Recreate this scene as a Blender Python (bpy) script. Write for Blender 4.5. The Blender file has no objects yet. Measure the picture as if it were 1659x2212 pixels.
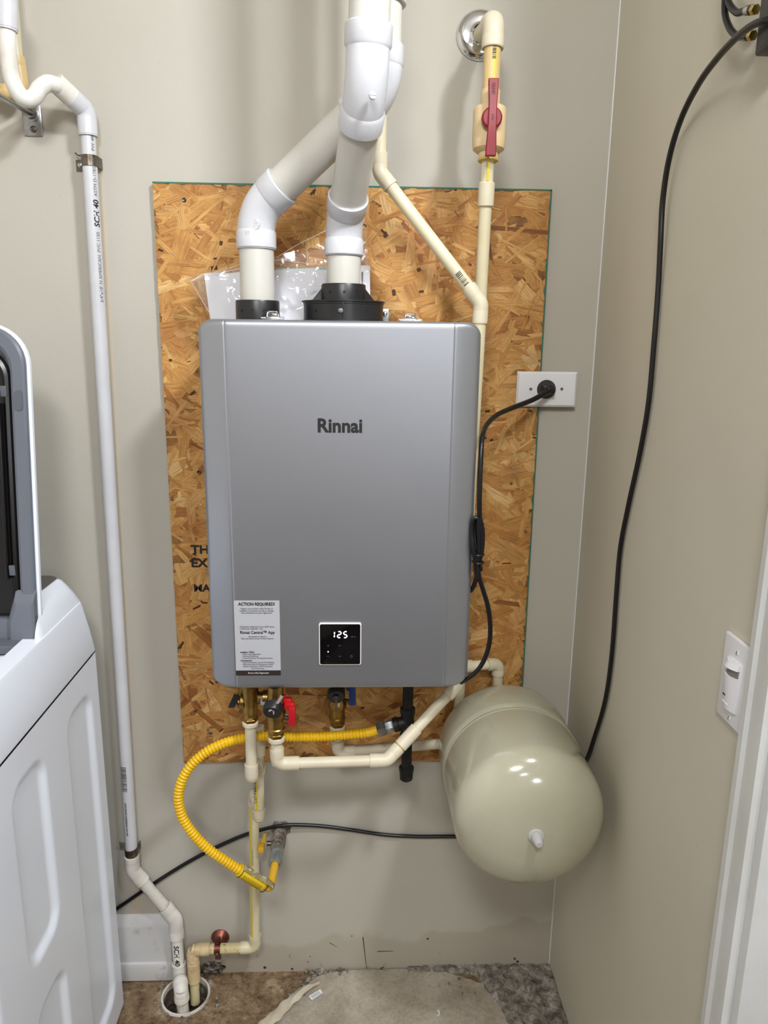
import bpy, bmesh, math, random
import numpy as np
from mathutils import Vector, Matrix, Quaternion, noise as mnoise

random.seed(7)
rng = np.random.default_rng(11)
sc = bpy.context.scene
col = sc.collection
V = Vector
PI = math.pi

# ------------------------------------------------------------------ camera
CAM = (0.00996, -1.54757, 1.52065)
PITCH, YAW, ROLL, FPX = 0.22977, 0.03826, 0.01244, 1625.08
IW, IH = 1659.0, 2212.0
_f = V((math.sin(YAW) * math.cos(PITCH), math.cos(YAW) * math.cos(PITCH), -math.sin(PITCH)))
_r0 = V((math.cos(YAW), -math.sin(YAW), 0))
_u0 = _r0.cross(_f)
_r = math.cos(ROLL) * _r0 + math.sin(ROLL) * _u0
_u = -math.sin(ROLL) * _r0 + math.cos(ROLL) * _u0
cd = bpy.data.cameras.new('camera')
cam = bpy.data.objects.new('camera', cd)
col.objects.link(cam)
cd.sensor_fit = 'HORIZONTAL'
cd.sensor_width = 36.0
cd.lens = 36.0 * FPX / IW
cd.clip_start = 0.02
mw = Matrix.Identity(4)
for i in range(3):
    mw[i][0], mw[i][1], mw[i][2], mw[i][3] = _r[i], _u[i], -_f[i], CAM[i]
cam.matrix_world = mw
sc.camera = cam

# ------------------------------------------------------------------ light
sc.view_settings.view_transform = 'Standard'
sc.view_settings.look = 'None'
sc.view_settings.gamma = 1.0
sc.view_settings.use_curve_mapping = False
sc.view_settings.exposure = 0.0
wd = bpy.data.worlds.new('world')
sc.world = wd
wd.use_nodes = True
wd.node_tree.nodes['Background'].inputs[0].default_value = (0.92, 0.93, 1.0, 1)
wd.node_tree.nodes['Background'].inputs[1].default_value = 0.25


def area(name, loc, target, power, size, color, shape='DISK', size_y=None):
    l = bpy.data.lights.new(name, 'AREA')
    l.shape = shape
    l.size = size
    if size_y:
        l.size_y = size_y
    l.energy = power
    l.color = color
    o = bpy.data.objects.new(name, l)
    col.objects.link(o)
    o.location = loc
    o.rotation_euler = (V(target) - V(loc)).to_track_quat('-Z', 'Y').to_euler()
    return o


# ceiling lamp just outside the cased opening on the right, whose shadows fall down and to the left of the heater
area('ceiling_lamp_light', (0.66, -1.27, 2.66), (-0.2, -0.2, 0.8), 33.0, 0.22, (0.95, 0.985, 1.03))
# lamp of the hall seen through the doorway on the right, at about head height
area('hall_lamp_light', (1.15, -3.9, 1.85), (0.1, 0.0, 1.3), 12.0, 0.42, (0.955, 0.985, 1.025))
# second ceiling lamp further back in the room, warmer
area('room_lamp_light', (-0.15, -2.1, 2.66), (0.35, -0.3, 1.0), 38.0, 0.50, (0.98, 0.985, 0.99))
# added fill over the unseen far end, brightens what the heater front reflects
area('far_fill_light', (0.3, -3.7, 2.66), (0.3, -3.9, 0.0), 20.0, 0.45, (0.98, 0.99, 1.0))


# ------------------------------------------------------------------ unprojection of photo points at a known depth
def ray(x, y):
    return _f + _r * ((x - IW / 2) / FPX) - _u * ((y - IH / 2) / FPX)


def at(x, y, Y):
    d = ray(x, y)
    return V(CAM) + d * ((Y - CAM[1]) / d.y)


def atx(x, y, X):
    d = ray(x, y)
    return V(CAM) + d * ((X - CAM[0]) / d.x)


def atz(x, y, Z):
    d = ray(x, y)
    return V(CAM) + d * ((Z - CAM[2]) / d.z)


# ------------------------------------------------------------------ materials
def lin(c):
    r = []
    for v in c[:3]:
        v = v / 255.0
        r.append(v / 12.92 if v <= 0.04045 else ((v + 0.055) / 1.055) ** 2.4)
    return (r[0], r[1], r[2], 1.0)


class NT:
    def __init__(s, name):
        s.m = bpy.data.materials.new(name)
        s.m.use_nodes = True
        s.t = s.m.node_tree
        s.b = s.t.nodes['Principled BSDF']
        s.out = s.t.nodes['Material Output']

    def n(s, typ, **kw):
        nd = s.t.nodes.new(typ)
        for k, v in kw.items():
            setattr(nd, k, v)
        return nd

    def l(s, a, b):
        s.t.links.new(a, b)

    def coords(s, which='Object'):
        return s.n('ShaderNodeTexCoord').outputs[which]

    def noise(s, scale, detail=4, rough=0.55, vec=None, dist=0.0):
        nd = s.n('ShaderNodeTexNoise')
        nd.inputs['Scale'].default_value = scale
        nd.inputs['Detail'].default_value = detail
        nd.inputs['Roughness'].default_value = rough
        nd.inputs['Distortion'].default_value = dist
        if vec is not None:
            s.l(vec, nd.inputs['Vector'])
        return nd.outputs['Fac']

    def ramp(s, fac, stops, interp='LINEAR'):
        nd = s.n('ShaderNodeValToRGB')
        nd.color_ramp.interpolation = interp
        e = nd.color_ramp.elements
        while len(e) < len(stops):
            e.new(0.5)
        for el, (p, c) in zip(e, stops):
            el.position = p
            el.color = c
        s.l(fac, nd.inputs['Fac'])
        return nd.outputs['Color']

    def mix(s, fac, a, b, blend='MIX'):
        nd = s.n('ShaderNodeMix', data_type='RGBA', blend_type=blend)
        for inp, v in ((nd.inputs[0], fac), (nd.inputs[6], a), (nd.inputs[7], b)):
            if hasattr(v, 'links') or hasattr(v, 'is_linked'):
                s.l(v, inp)
            else:
                inp.default_value = v
        return nd.outputs[2]

    def math(s, op, a, b=None, c=None, clamp=False):
        nd = s.n('ShaderNodeMath', operation=op)
        nd.use_clamp = clamp
        for i, v in enumerate((a, b, c)):
            if v is None:
                continue
            if hasattr(v, 'is_linked'):
                s.l(v, nd.inputs[i])
            else:
                nd.inputs[i].default_value = v
        return nd.outputs[0]

    def bump(s, h, strength, dist=0.001):
        nd = s.n('ShaderNodeBump')
        nd.inputs['Strength'].default_value = strength
        nd.inputs['Distance'].default_value = dist
        s.l(h, nd.inputs['Height'])
        s.l(nd.outputs['Normal'], s.b.inputs['Normal'])

    def setb(s, **kw):
        for k, v in kw.items():
            k = k.replace('_', ' ')
            if hasattr(v, 'is_linked'):
                s.l(v, s.b.inputs[k])
            else:
                s.b.inputs[k].default_value = v


def mat(name, c, rough=0.5, metal=0.0, c2=None, scale=30.0, lo=0.4, hi=0.7, bump=0.0, bscale=300.0,
        bdist=0.0006, coat=0.0, rvar=0.0, stretch=None, spec=None):
    t = NT(name)
    t.setb(Roughness=rough, Metallic=metal)
    if spec is not None:
        t.setb(**{'Specular_IOR_Level': spec})
    if coat:
        t.setb(**{'Coat_Weight': coat, 'Coat_Roughness': 0.08})
    vec = t.coords()
    if stretch:
        mp = t.n('ShaderNodeMapping')
        mp.inputs['Scale'].default_value = stretch
        t.l(vec, mp.inputs['Vector'])
        vec = mp.outputs['Vector']
    if c2 is not None:
        fac = t.noise(scale, 6, 0.62, vec)
        cr = t.ramp(fac, [(lo, lin(c)), (hi, lin(c2))])
        t.l(cr, t.b.inputs['Base Color'])
    else:
        t.setb(**{'Base_Color': lin(c)})
    if rvar:
        t.l(t.math('MULTIPLY_ADD', t.noise(scale * 1.7, 4, 0.6, vec), rvar, rough - rvar * 0.5, True), t.b.inputs['Roughness'])
    if bump:
        t.bump(t.noise(bscale, 3, 0.6, vec), bump, bdist)
    return t.m


def emit(name, c, strength):
    t = NT(name)
    t.setb(**{'Base_Color': lin(c), 'Emission_Color': lin(c), 'Emission_Strength': strength, 'Roughness': 0.4})
    return t.m


# ------------------------------------------------------------------ mesh helpers
ORG = {}


class MB:
    def __init__(s):
        s.v = []
        s.f = []

    def add(s, vs, fs):
        k = len(s.v)
        s.v.extend([V(p) for p in vs])
        s.f.extend([tuple(i + k for i in f) for f in fs])
        return s

    def merge(s, o):
        return s.add(o.v, o.f)

    def tube(s, path, r, seg=20, cap=True):
        path = [V(p) for p in path]
        n = len(path)
        if not hasattr(r, '__len__'):
            r = [r] * n
        tang = []
        for i in range(n):
            a = path[max(0, i - 1)]
            b = path[min(n - 1, i + 1)]
            d = b - a
            if d.length < 1e-9:
                d = tang[-1] if tang else V((0, 0, 1))
            tang.append(d.normalized())
        nrm = tang[0].orthogonal().normalized()
        vs, fs = [], []
        for i in range(n):
            if i:
                ax = tang[i - 1].cross(tang[i])
                if ax.length > 1e-8:
                    nrm = Quaternion(ax.normalized(), tang[i - 1].angle(tang[i])) @ nrm
            nrm = (nrm - tang[i] * nrm.dot(tang[i])).normalized()
            bn = tang[i].cross(nrm)
            for j in range(seg):
                t = 2 * PI * j / seg
                vs.append(path[i] + (nrm * math.cos(t) + bn * math.sin(t)) * r[i])
        for i in range(n - 1):
            for j in range(seg):
                k = (j + 1) % seg
                fs.append((i * seg + j, i * seg + k, (i + 1) * seg + k, (i + 1) * seg + j))
        if cap:
            fs.append(tuple(reversed(range(seg))))
            fs.append(tuple((n - 1) * seg + j for j in range(seg)))
        return s.add(vs, fs)

    def lathe(s, A, d, prof, seg=32, phase=0.0):
        A = V(A)
        d = V(d).normalized()
        u = d.orthogonal().normalized()
        if abs(d.z) < 0.9:
            u = d.cross(V((0, 0, 1))).normalized()
        else:
            u = (V((1, 0, 0)) - d * d.x).normalized()
        w = d.cross(u)
        vs, fs, rings = [], [], []
        for (t, r) in prof:
            if r < 1e-6:
                rings.append([len(vs)])
                vs.append(A + d * t)
            else:
                rings.append(list(range(len(vs), len(vs) + seg)))
                for j in range(seg):
                    a = 2 * PI * j / seg + phase
                    vs.append(A + d * t + (u * math.cos(a) + w * math.sin(a)) * r)
        for a, b in zip(rings[:-1], rings[1:]):
            for j in range(seg):
                k = (j + 1) % seg
                if len(a) == 1 and len(b) == 1:
                    continue
                if len(a) == 1:
                    fs.append((a[0], b[k], b[j]))
                elif len(b) == 1:
                    fs.append((a[j], a[k], b[0]))
                else:
                    fs.append((a[j], a[k], b[k], b[j]))
        if len(rings[0]) > 1:
            fs.append(tuple(reversed(rings[0])))
        if len(rings[-1]) > 1:
            fs.append(tuple(rings[-1]))
        return s.add(vs, fs)

    def box(s, c, size, bev=0.0, seg=2, rot=None, bevz=None):
        bm = bmesh.new()
        bmesh.ops.create_cube(bm, size=1.0)
        bmesh.ops.scale(bm, vec=V(size), verts=bm.verts)
        if bevz:
            es = [e for e in bm.edges if abs((e.verts[0].co - e.verts[1].co).normalized()[bevz[0]]) > 0.9]
            bmesh.ops.bevel(bm, geom=es, offset=bevz[1], segments=6, affect='EDGES', profile=0.5)
        if bev:
            bmesh.ops.bevel(bm, geom=list(bm.edges), offset=bev, segments=seg, affect='EDGES', profile=0.5, clamp_overlap=True)
        R = rot.to_3x3() if rot is not None else Matrix.Identity(3)
        bm.verts.index_update()
        vs = [R @ v.co + V(c) for v in bm.verts]
        fs = [tuple(v.index for v in f.verts) for f in bm.faces]
        bm.free()
        return s.add(vs, fs)

    def prism(s, pts, d):
        """closed polygon pts (3D) extruded by vector d"""
        n = len(pts)
        d = V(d)
        vs = [V(p) for p in pts] + [V(p) + d for p in pts]
        fs = [tuple(reversed(range(n))), tuple(range(n, 2 * n))]
        for i in range(n):
            k = (i + 1) % n
            fs.append((i, k, n + k, n + i))
        return s.add(vs, fs)

    def ring_tube(s, A, d, r_out, r_in, h, seg=40):
        return s.lathe2(A, d, [(0, r_out), (h, r_out), (h, r_in), (0, r_in)], seg)

    def lathe2(s, A, d, prof, seg=40):
        """lathe of a closed profile"""
        k = len(s.v)
        tmp = MB().lathe(A, d, prof, seg)
        n = len(prof)
        fs = [f for f in tmp.f if len(f) == 4]
        for j in range(seg):
            q = (j + 1) % seg
            fs.append(((n - 1) * seg + j, (n - 1) * seg + q, q, j))
        return s.add(tmp.v, fs)

    def build(s, name, m, parent=None, angle=38, flip=False, base=None, fixn=True):
        me = bpy.data.meshes.new(name)
        if parent is not None:
            org = ORG[parent.name]
        else:
            org = V(base) if base is not None else V((0, 0, 0))
        me.from_pydata([p - org for p in s.v], [], s.f)
        if fixn:
            bm = bmesh.new()
            bm.from_mesh(me)
            bmesh.ops.recalc_face_normals(bm, faces=bm.faces)
            bm.to_mesh(me)
            bm.free()
        me.materials.append(m)
        if angle > 0:
            me.polygons.foreach_set('use_smooth', [True] * len(me.polygons))
            me.set_sharp_from_angle(angle=math.radians(angle))
        me.update()
        o = bpy.data.objects.new(name, me)
        col.objects.link(o)
        if parent is not None:
            o.parent = parent
        else:
            o.location = org
        ORG[o.name] = org
        return o


def tag(o, label, cat, group=None):
    o['label'] = label
    o['category'] = cat
    if group:
        o['group'] = group
    return o


def thing(name, label, cat, loc, group=None):
    o = bpy.data.objects.new(name, None)
    o.empty_display_size = 0.03
    col.objects.link(o)
    o.location = loc
    ORG[o.name] = V(loc)
    return tag(o, label, cat, group)


def struct(o):
    o['kind'] = 'structure'
    return o


def smooth_path(pts, n=12):
    """Catmull-Rom through pts"""
    P = [V(p) for p in pts]
    P = [P[0] * 2 - P[1]] + P + [P[-1] * 2 - P[-2]]
    out = []
    for i in range(1, len(P) - 2):
        a, b, c, d = P[i - 1], P[i], P[i + 1], P[i + 2]
        for k in range(n):
            t = k / n
            out.append(0.5 * ((2 * b) + (c - a) * t + (2 * a - 5 * b + 4 * c - d) * t * t + (3 * b - a - 3 * c + d) * t ** 3))
    out.append(P[-2])
    return out


def resample(path, n):
    L = [0.0]
    for a, b in zip(path[:-1], path[1:]):
        L.append(L[-1] + (b - a).length)
    out = []
    j = 0
    for i in range(n):
        s_ = L[-1] * i / (n - 1)
        while j < len(L) - 2 and L[j + 1] < s_:
            j += 1
        t = (s_ - L[j]) / max(1e-9, L[j + 1] - L[j])
        out.append(path[j].lerp(path[j + 1], min(1, max(0, t))))
    return out, L[-1]


def bend_path(A, C, B, rad, n=12):
    """A -> C -> B with the corner at C rounded by an arc of radius rad"""
    A, C, B = V(A), V(C), V(B)
    d1 = (A - C).normalized()
    d2 = (B - C).normalized()
    ang = d1.angle(d2)
    t = rad / math.tan(ang / 2)
    t = min(t, (A - C).length * 0.98, (B - C).length * 0.98)
    p1, p2 = C + d1 * t, C + d2 * t
    bis = (d1 + d2)
    if bis.length < 1e-6:
        return [A, B]
    r = t * math.tan(ang / 2)
    cen = C + bis.normalized() * (r / math.sin(ang / 2))
    v1, v2 = p1 - cen, p2 - cen
    ax = v1.cross(v2).normalized()
    tot = v1.angle(v2)
    arc = [cen + Quaternion(ax, tot * i / n) @ v1 for i in range(n + 1)]
    return [A] + arc + [B]


def elbow(A, C, B, rb, rs, sl, rad, seg=28):
    """pipe fitting: swept body of radius rb from socket end A round C to socket end B, sockets of radius rs and length sl"""
    A, C, B = V(A), V(C), V(B)
    mb = MB()
    p = bend_path(A, C, B, rad, 12)
    mb.tube(p, rb, seg)
    ch = sl * 0.08
    for E, N in ((A, (C - A).normalized()), (B, (C - B).normalized())):
        mb.lathe(E, N, [(0, rs - ch), (ch, rs), (sl - ch, rs), (sl + (rs - rb), rb * 0.99)], seg)
    return mb


def pipe(A, B, r, seg=24):
    return MB().tube([A, B], r, seg)


def coupling(A, B, r, seg=28, ch=0.0012):
    A, B = V(A), V(B)
    L = (B - A).length
    return MB().lathe(A, B - A, [(0, r - ch), (ch, r), (L - ch, r), (L, r - ch)], seg)


def hexnut(A, B, r, seg=6, phase=0.2):
    A, B = V(A), V(B)
    L = (B - A).length
    return MB().lathe(A, B - A, [(0, r * 0.9), (L * 0.15, r), (L * 0.85, r), (L, r * 0.9)], seg, phase)


def torus(c, axis, R, r, seg=24, rs=10):
    c = V(c)
    d = V(axis).normalized()
    u = d.orthogonal().normalized()
    w = d.cross(u)
    vs, fs = [], []
    for i in range(seg):
        a = 2 * PI * i / seg
        e = u * math.cos(a) + w * math.sin(a)
        for j in range(rs):
            b = 2 * PI * j / rs
            vs.append(c + e * (R + r * math.cos(b)) + d * r * math.sin(b))
    for i in range(seg):
        for j in range(rs):
            fs.append((i * rs + j, ((i + 1) % seg) * rs + j, ((i + 1) % seg) * rs + (j + 1) % rs, i * rs + (j + 1) % rs))
    return MB().add(vs, fs)


# --- text as flat mesh geometry
def text_geo(body, size, bold=0.0, align='CENTER', shear=0.0, sx=1.0):
    c = bpy.data.curves.new('t', 'FONT')
    c.body = body
    c.size = size
    c.align_x = align
    c.align_y = 'CENTER'
    c.offset = bold * size
    c.shear = shear
    c.resolution_u = 3
    o = bpy.data.objects.new('t', c)
    col.objects.link(o)
    dg = bpy.context.evaluated_depsgraph_get()
    me = bpy.data.meshes.new_from_object(o.evaluated_get(dg))
    vs = [(v.co.x * sx, v.co.y) for v in me.vertices]
    fs = [tuple(p.vertices) for p in me.polygons]
    bpy.data.objects.remove(o)
    bpy.data.curves.remove(c)
    bpy.data.meshes.remove(me)
    return vs, fs


def text_flat(mb, body, size, o, u, v, **kw):
    vs, fs = text_geo(body, size, **kw)
    o, u, v = V(o), V(u).normalized(), V(v).normalized()
    mb.add([o + u * x + v * y for x, y in vs], fs)


def text_cyl(mb, body, size, A, along, facing, r, **kw):
    """text wrapped on a cylinder: runs along `along` from centre point A, letter tops turn round the pipe; facing = outward normal at mid letter"""
    vs, fs = text_geo(body, size, **kw)
    d = V(along).normalized()
    n = (V(facing) - d * V(facing).dot(d)).normalized()
    up = n.cross(d)
    out = []
    for x, y in vs:
        a = y / r
        out.append(V(A) + d * x + (n * math.cos(a) + up * math.sin(a)) * r)
    mb.add(out, fs)


# ================================================================== materials in use
def wall_material(name, c1, c2, back=False):
    t = NT(name)
    co = t.coords()
    big = t.noise(1.6, 3, 0.5, co)
    base = t.ramp(big, [(0.35, lin(c1)), (0.68, lin(c2))])
    if back:
        sep = t.n('ShaderNodeSeparateXYZ')
        t.l(co, sep.inputs[0])
        x, z = sep.outputs[0], sep.outputs[2]
        # bare, browned band of old plaster along the floor with a wavy upper edge
        edge = t.math('MULTIPLY_ADD', t.noise(4.2, 3, 0.55, co), 0.26, -0.02)
        m1 = t.math('SUBTRACT', edge, z)
        m1 = t.math('MULTIPLY', m1, 70.0, None, True)
        base = t.mix(t.math('MULTIPLY', m1, 0.34), base, lin((158, 142, 116)))
        # dark scuffs near the floor
        sc_ = t.ramp(t.noise(38, 5, 0.7, co), [(0.62, (0, 0, 0, 1)), (0.7, (1, 1, 1, 1))])
        m2 = t.math('MULTIPLY', m1, sc_)
        base = t.mix(t.math('MULTIPLY', m2, 0.45), base, lin((88, 72, 55)))
        # old yellowed glue line right of the drain pipe
        px = t.math('MULTIPLY_ADD', z, 0.0167, -0.5185 + 0.0080)
        dx = t.math('ABSOLUTE', t.math('SUBTRACT', x, t.math('MULTIPLY_ADD', t.noise(9, 2, 0.5, co), 0.012, t.math('SUBTRACT', px, 0.004))))
        m3 = t.math('SUBTRACT', 1.0, t.math('DIVIDE', dx, 0.015), None, True)
        m3 = t.math('MULTIPLY', m3, t.ramp(t.noise(4, 3, 0.6, co), [(0.3, (0, 0, 0, 1)), (0.6, (1, 1, 1, 1))]))
        m3 = t.math('MULTIPLY', m3, t.math('MULTIPLY', t.math('SUBTRACT', 1.90, z), 30.0, None, True))
        base = t.mix(t.math('MULTIPLY', m3, 0.6), base, lin((216, 188, 146)))
    # specks
    sp = t.ramp(t.noise(95, 2, 0.4, co), [(0.74, (0, 0, 0, 1)), (0.78, (1, 1, 1, 1))])
    base = t.mix(t.math('MULTIPLY', sp, 0.10), base, lin((90, 80, 65)))
    t.l(base, t.b.inputs['Base Color'])
    t.setb(Roughness=0.62, **{'Specular_IOR_Level': 0.35})
    h = t.math('MULTIPLY_ADD', t.noise(240, 3, 0.55, co), 0.5, t.noise(16, 3, 0.5, co))
    t.bump(h, 0.22, 0.0015)
    return t.m


M_wall = wall_material('painted_plaster', (190, 186, 175), (182, 177, 165), True)
M_wall2 = wall_material('painted_plaster_side', (210, 205, 188), (202, 197, 179))
M_room = mat('room_paint', (202, 190, 170), 0.7, bump=0.1)
M_ceil = mat('ceiling_paint', (226, 220, 210), 0.7, bump=0.1)
M_pvc = mat('white_pvc', (209, 210, 215), 0.32, c2=(199, 200, 204), scale=9, bump=0.05, bscale=60)
M_pvcpipe = mat('offwhite_pvc_pipe', (207, 205, 197), 0.36, c2=(196, 193, 183), scale=7, lo=0.4, hi=0.72, bump=0.05, bscale=60)
M_pvcold = mat('aged_pvc', (232, 230, 224), 0.42, c2=(206, 198, 184), scale=11, lo=0.45, hi=0.75, bump=0.1, bscale=90)
M_pvcdirt = mat('dirty_pvc', (218, 214, 205), 0.5, c2=(150, 134, 112), scale=26, lo=0.52, hi=0.74, bump=0.2, bscale=120)
M_cpvc = mat('cream_cpvc', (222, 213, 182), 0.36, c2=(213, 200, 160), scale=8, lo=0.4, hi=0.75, bump=0.05, bscale=80)
M_cpvcfit = mat('cream_cpvc_fitting', (222, 213, 188), 0.42, c2=(213, 201, 170), scale=10)
M_cpvcw = mat('pale_cpvc', (222, 213, 190), 0.42, c2=(212, 201, 174), scale=10)
M_cpvctan = mat('tan_cpvc', (224, 196, 142), 0.4, c2=(212, 180, 122), scale=12)
M_cpvcvalve = mat('tan_valve_plastic', (226, 202, 158), 0.45, c2=(216, 188, 142), scale=14)
M_cpvcold = mat('stained_tan_cpvc', (222, 200, 158), 0.5, c2=(176, 138, 92), scale=24, lo=0.45, hi=0.7, bump=0.15, bscale=140)
M_cpvcspot = mat('mould_spotted_cpvc', (226, 212, 164), 0.48, c2=(120, 96, 40), scale=70, lo=0.56, hi=0.68)
M_ystripe = mat('yellow_stripe', (226, 200, 40), 0.45, c2=(214, 190, 90), scale=25)
M_glue = mat('yellow_glue', (206, 178, 84), 0.35)
M_ink = mat('black_ink', (24, 23, 25), 0.6)
M_inkgrey = mat('grey_ink', (92, 90, 92), 0.6)
M_red = mat('red_plastic', (136, 12, 30), 0.42, c2=(122, 9, 25), scale=20)
M_redv = mat('red_lever', (190, 18, 30), 0.4)
M_blue = mat('blue_lever', (22, 66, 132), 0.45)
M_blackp = mat('black_plastic', (26, 26, 28), 0.36, c2=(32, 32, 34), scale=20, bump=0.05, bscale=200)
M_blackc = mat('black_cable', (15, 15, 18), 0.33)
M_chrome = mat('chrome', (230, 232, 235), 0.07, 1.0)
M_steel = mat('zinc_steel', (188, 190, 192), 0.28, 1.0, c2=(140, 142, 144), scale=25)
M_steeldark = mat('tarnished_steel', (128, 120, 108), 0.36, 1.0, c2=(70, 62, 52), scale=45)
M_brass = mat('brass', (178, 146, 84), 0.34, 1.0, c2=(132, 104, 58), scale=40, bump=0.2, bscale=200)
M_iron = mat('black_iron', (38, 37, 37), 0.5, 0.6, c2=(64, 60, 56), scale=50, lo=0.5, hi=0.75, bump=0.4, bscale=180)
M_galv = mat('galvanised', (176, 182, 184), 0.42, 0.7, c2=(136, 140, 140), scale=60, bump=0.2, bscale=160)
M_putty = mat('dirty_galvanised', (164, 156, 144), 0.8, 0.1, c2=(96, 85, 74), scale=70, lo=0.4, hi=0.62, bump=0.9, bscale=120, bdist=0.003)
M_copper = mat('tarnished_copper', (150, 92, 76), 0.42, 0.85, c2=(88, 48, 40), scale=45)
M_yel = mat('yellow_hose_coating', (238, 192, 18), 0.36, c2=(226, 176, 12), scale=14)
M_yelold = mat('yellow_fitting', (226, 180, 50), 0.4, c2=(206, 150, 30), scale=20)
M_ytag = mat('yellow_warning_label', (222, 188, 20), 0.5)
M_silver = mat('silver_paint', (171, 174, 182), 0.44, 0.88, c2=(166, 169, 177), scale=3, bump=0.03, bscale=1500, bdist=0.0002)
M_heatside = mat('grey_sheet_metal', (160, 160, 160), 0.42, 0.7)
M_label = mat('grey_sticker', (182, 184, 190), 0.55)
M_rule = mat('white_print', (240, 240, 240), 0.55)
M_dark = mat('dark_brown_print', (44, 36, 34), 0.5)
M_glass = mat('display_glass', (8, 8, 10), 0.08)
M_digit = emit('display_digit', (235, 240, 255), 3.2)
M_icon = mat('dim_icon', (96, 98, 102), 0.5)
M_plate = mat('white_wall_plate', (232, 232, 236), 0.35)
M_washer = mat('washer_enamel', (236, 243, 255), 0.24, c2=(232, 239, 252), scale=3)
M_washplas = mat('washer_white_plastic', (236, 243, 255), 0.34)
M_washgrey = mat('washer_grey_plastic', (104, 109, 119), 0.42)
M_washpad = mat('washer_grey_rubber', (88, 92, 100), 0.6)
M_lidglass = mat('washer_dark_plastic', (14, 14, 16), 0.26)
M_console = mat('console_dark', (84, 80, 78), 0.3)
M_tank = mat('tank_enamel', (180, 178, 156), 0.17, c2=(172, 168, 144), scale=4, coat=0.5)
M_teal = mat('teal_edge_paint', (30, 110, 96), 0.7, c2=(96, 100, 70), scale=50, lo=0.45, hi=0.62)
M_board = mat('osb_core', (150, 104, 52), 0.7, c2=(104, 66, 30), scale=60)
M_paper = mat('white_paper', (232, 234, 240), 0.6)
M_trim = mat('white_gloss_trim', (226, 229, 229), 0.32, c2=(216, 218, 216), scale=8, bump=0.08, bscale=40)
M_base = mat('baseboard_paint', (214, 214, 214), 0.4, c2=(176, 168, 156), scale=22, lo=0.58, hi=0.78)
M_shoe = mat('baseboard_shoe_paint', (206, 205, 203), 0.45, c2=(150, 138, 120), scale=26, lo=0.58, hi=0.75)
M_darkfloor = mat('dark_wood_floor', (66, 52, 42), 0.45, c2=(50, 38, 30), scale=6, stretch=(1, 8, 1))
M_hole = mat('dark_hole', (6, 6, 7), 0.7)
M_sens = mat('sensor_lens', (120, 114, 108), 0.3)
M_dirt = mat('dark_dirt', (44, 36, 30), 0.9, c2=(92, 80, 66), scale=80, bump=1.0, bscale=90, bdist=0.004)
M_gold = mat('gold_brass', (200, 178, 110), 0.22, 1.0)
M_cap = NT('clear_cap')
M_cap.setb(**{'Base_Color': (0.95, 0.93, 0.93, 1), 'Roughness': 0.08, 'Transmission_Weight': 0.55})
M_cap = M_cap.m


def film_material():
    t = NT('clear_bag_film')
    t.setb(**{'Base_Color': (1, 1, 1, 1), 'Roughness': 0.06})
    tr = t.n('ShaderNodeBsdfTransparent')
    tr.inputs[0].default_value = (0.985, 0.985, 0.99, 1)
    mx = t.n('ShaderNodeMixShader')
    lw = t.n('ShaderNodeLayerWeight')
    lw.inputs[0].default_value = 0.28
    t.l(t.math('MULTIPLY_ADD', lw.outputs['Fresnel'], 0.75, 0.02, True), mx.inputs[0])
    gl = t.n('ShaderNodeBsdfGlossy')
    gl.inputs['Roughness'].default_value = 0.09
    t.l(tr.outputs[0], mx.inputs[1])
    t.l(gl.outputs[0], mx.inputs[2])
    df = t.n('ShaderNodeBsdfDiffuse')
    df.inputs['Color'].default_value = (0.9, 0.88, 0.88, 1)
    m2 = t.n('ShaderNodeMixShader')
    m2.inputs[0].default_value = 0.07
    t.l(mx.outputs[0], m2.inputs[1])
    t.l(df.outputs[0], m2.inputs[2])
    t.l(m2.outputs[0], t.out.inputs['Surface'])
    return t.m


M_film = film_material()


def osb_material():
    t = NT('osb_strands')
    a = t.n('ShaderNodeAttribute')
    a.attribute_name = 'tone'
    uv = t.n('ShaderNodeUVMap')
    uv.uv_map = 'UVMap'
    mp = t.n('ShaderNodeMapping')
    mp.inputs['Scale'].default_value = (22, 460, 1)
    t.l(uv.outputs[0], mp.inputs['Vector'])
    g = t.noise(1.0, 5, 0.65, mp.outputs[0], 0.4)
    c = t.ramp(a.outputs['Fac'], [(0.0, lin((78, 48, 26))), (0.10, lin((140, 90, 46))), (0.3, lin((178, 124, 66))),
                                  (0.55, lin((200, 150, 86))), (0.82, lin((216, 172, 110))), (1.0, lin((230, 196, 144)))])
    g2 = t.ramp(g, [(0.26, (0.40, 0.33, 0.26, 1)), (0.46, (0.86, 0.83, 0.78, 1)), (0.64, (1.12, 1.11, 1.06, 1))])
    co = t.coords()
    c = t.mix(t.math('MULTIPLY', t.ramp(t.noise(11, 4, 0.6, co), [(0.50, (0, 0, 0, 1)), (0.66, (1, 1, 1, 1))]), 0.45), c, lin((150, 88, 48)))
    c = t.mix(t.math('MULTIPLY', t.ramp(t.noise(9, 3, 0.6, t.n('ShaderNodeTexCoord').outputs['Generated']), [(0.58, (0, 0, 0, 1)), (0.70, (1, 1, 1, 1))]), 0.35), c, lin((150, 132, 96)))
    c = t.mix(1.0, c, g2, 'MULTIPLY')
    t.l(c, t.b.inputs['Base Color'])
    t.setb(Roughness=0.58, **{'Specular_IOR_Level': 0.3})
    t.bump(g, 0.35, 0.0008)
    return t.m


M_osb = osb_material()


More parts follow.
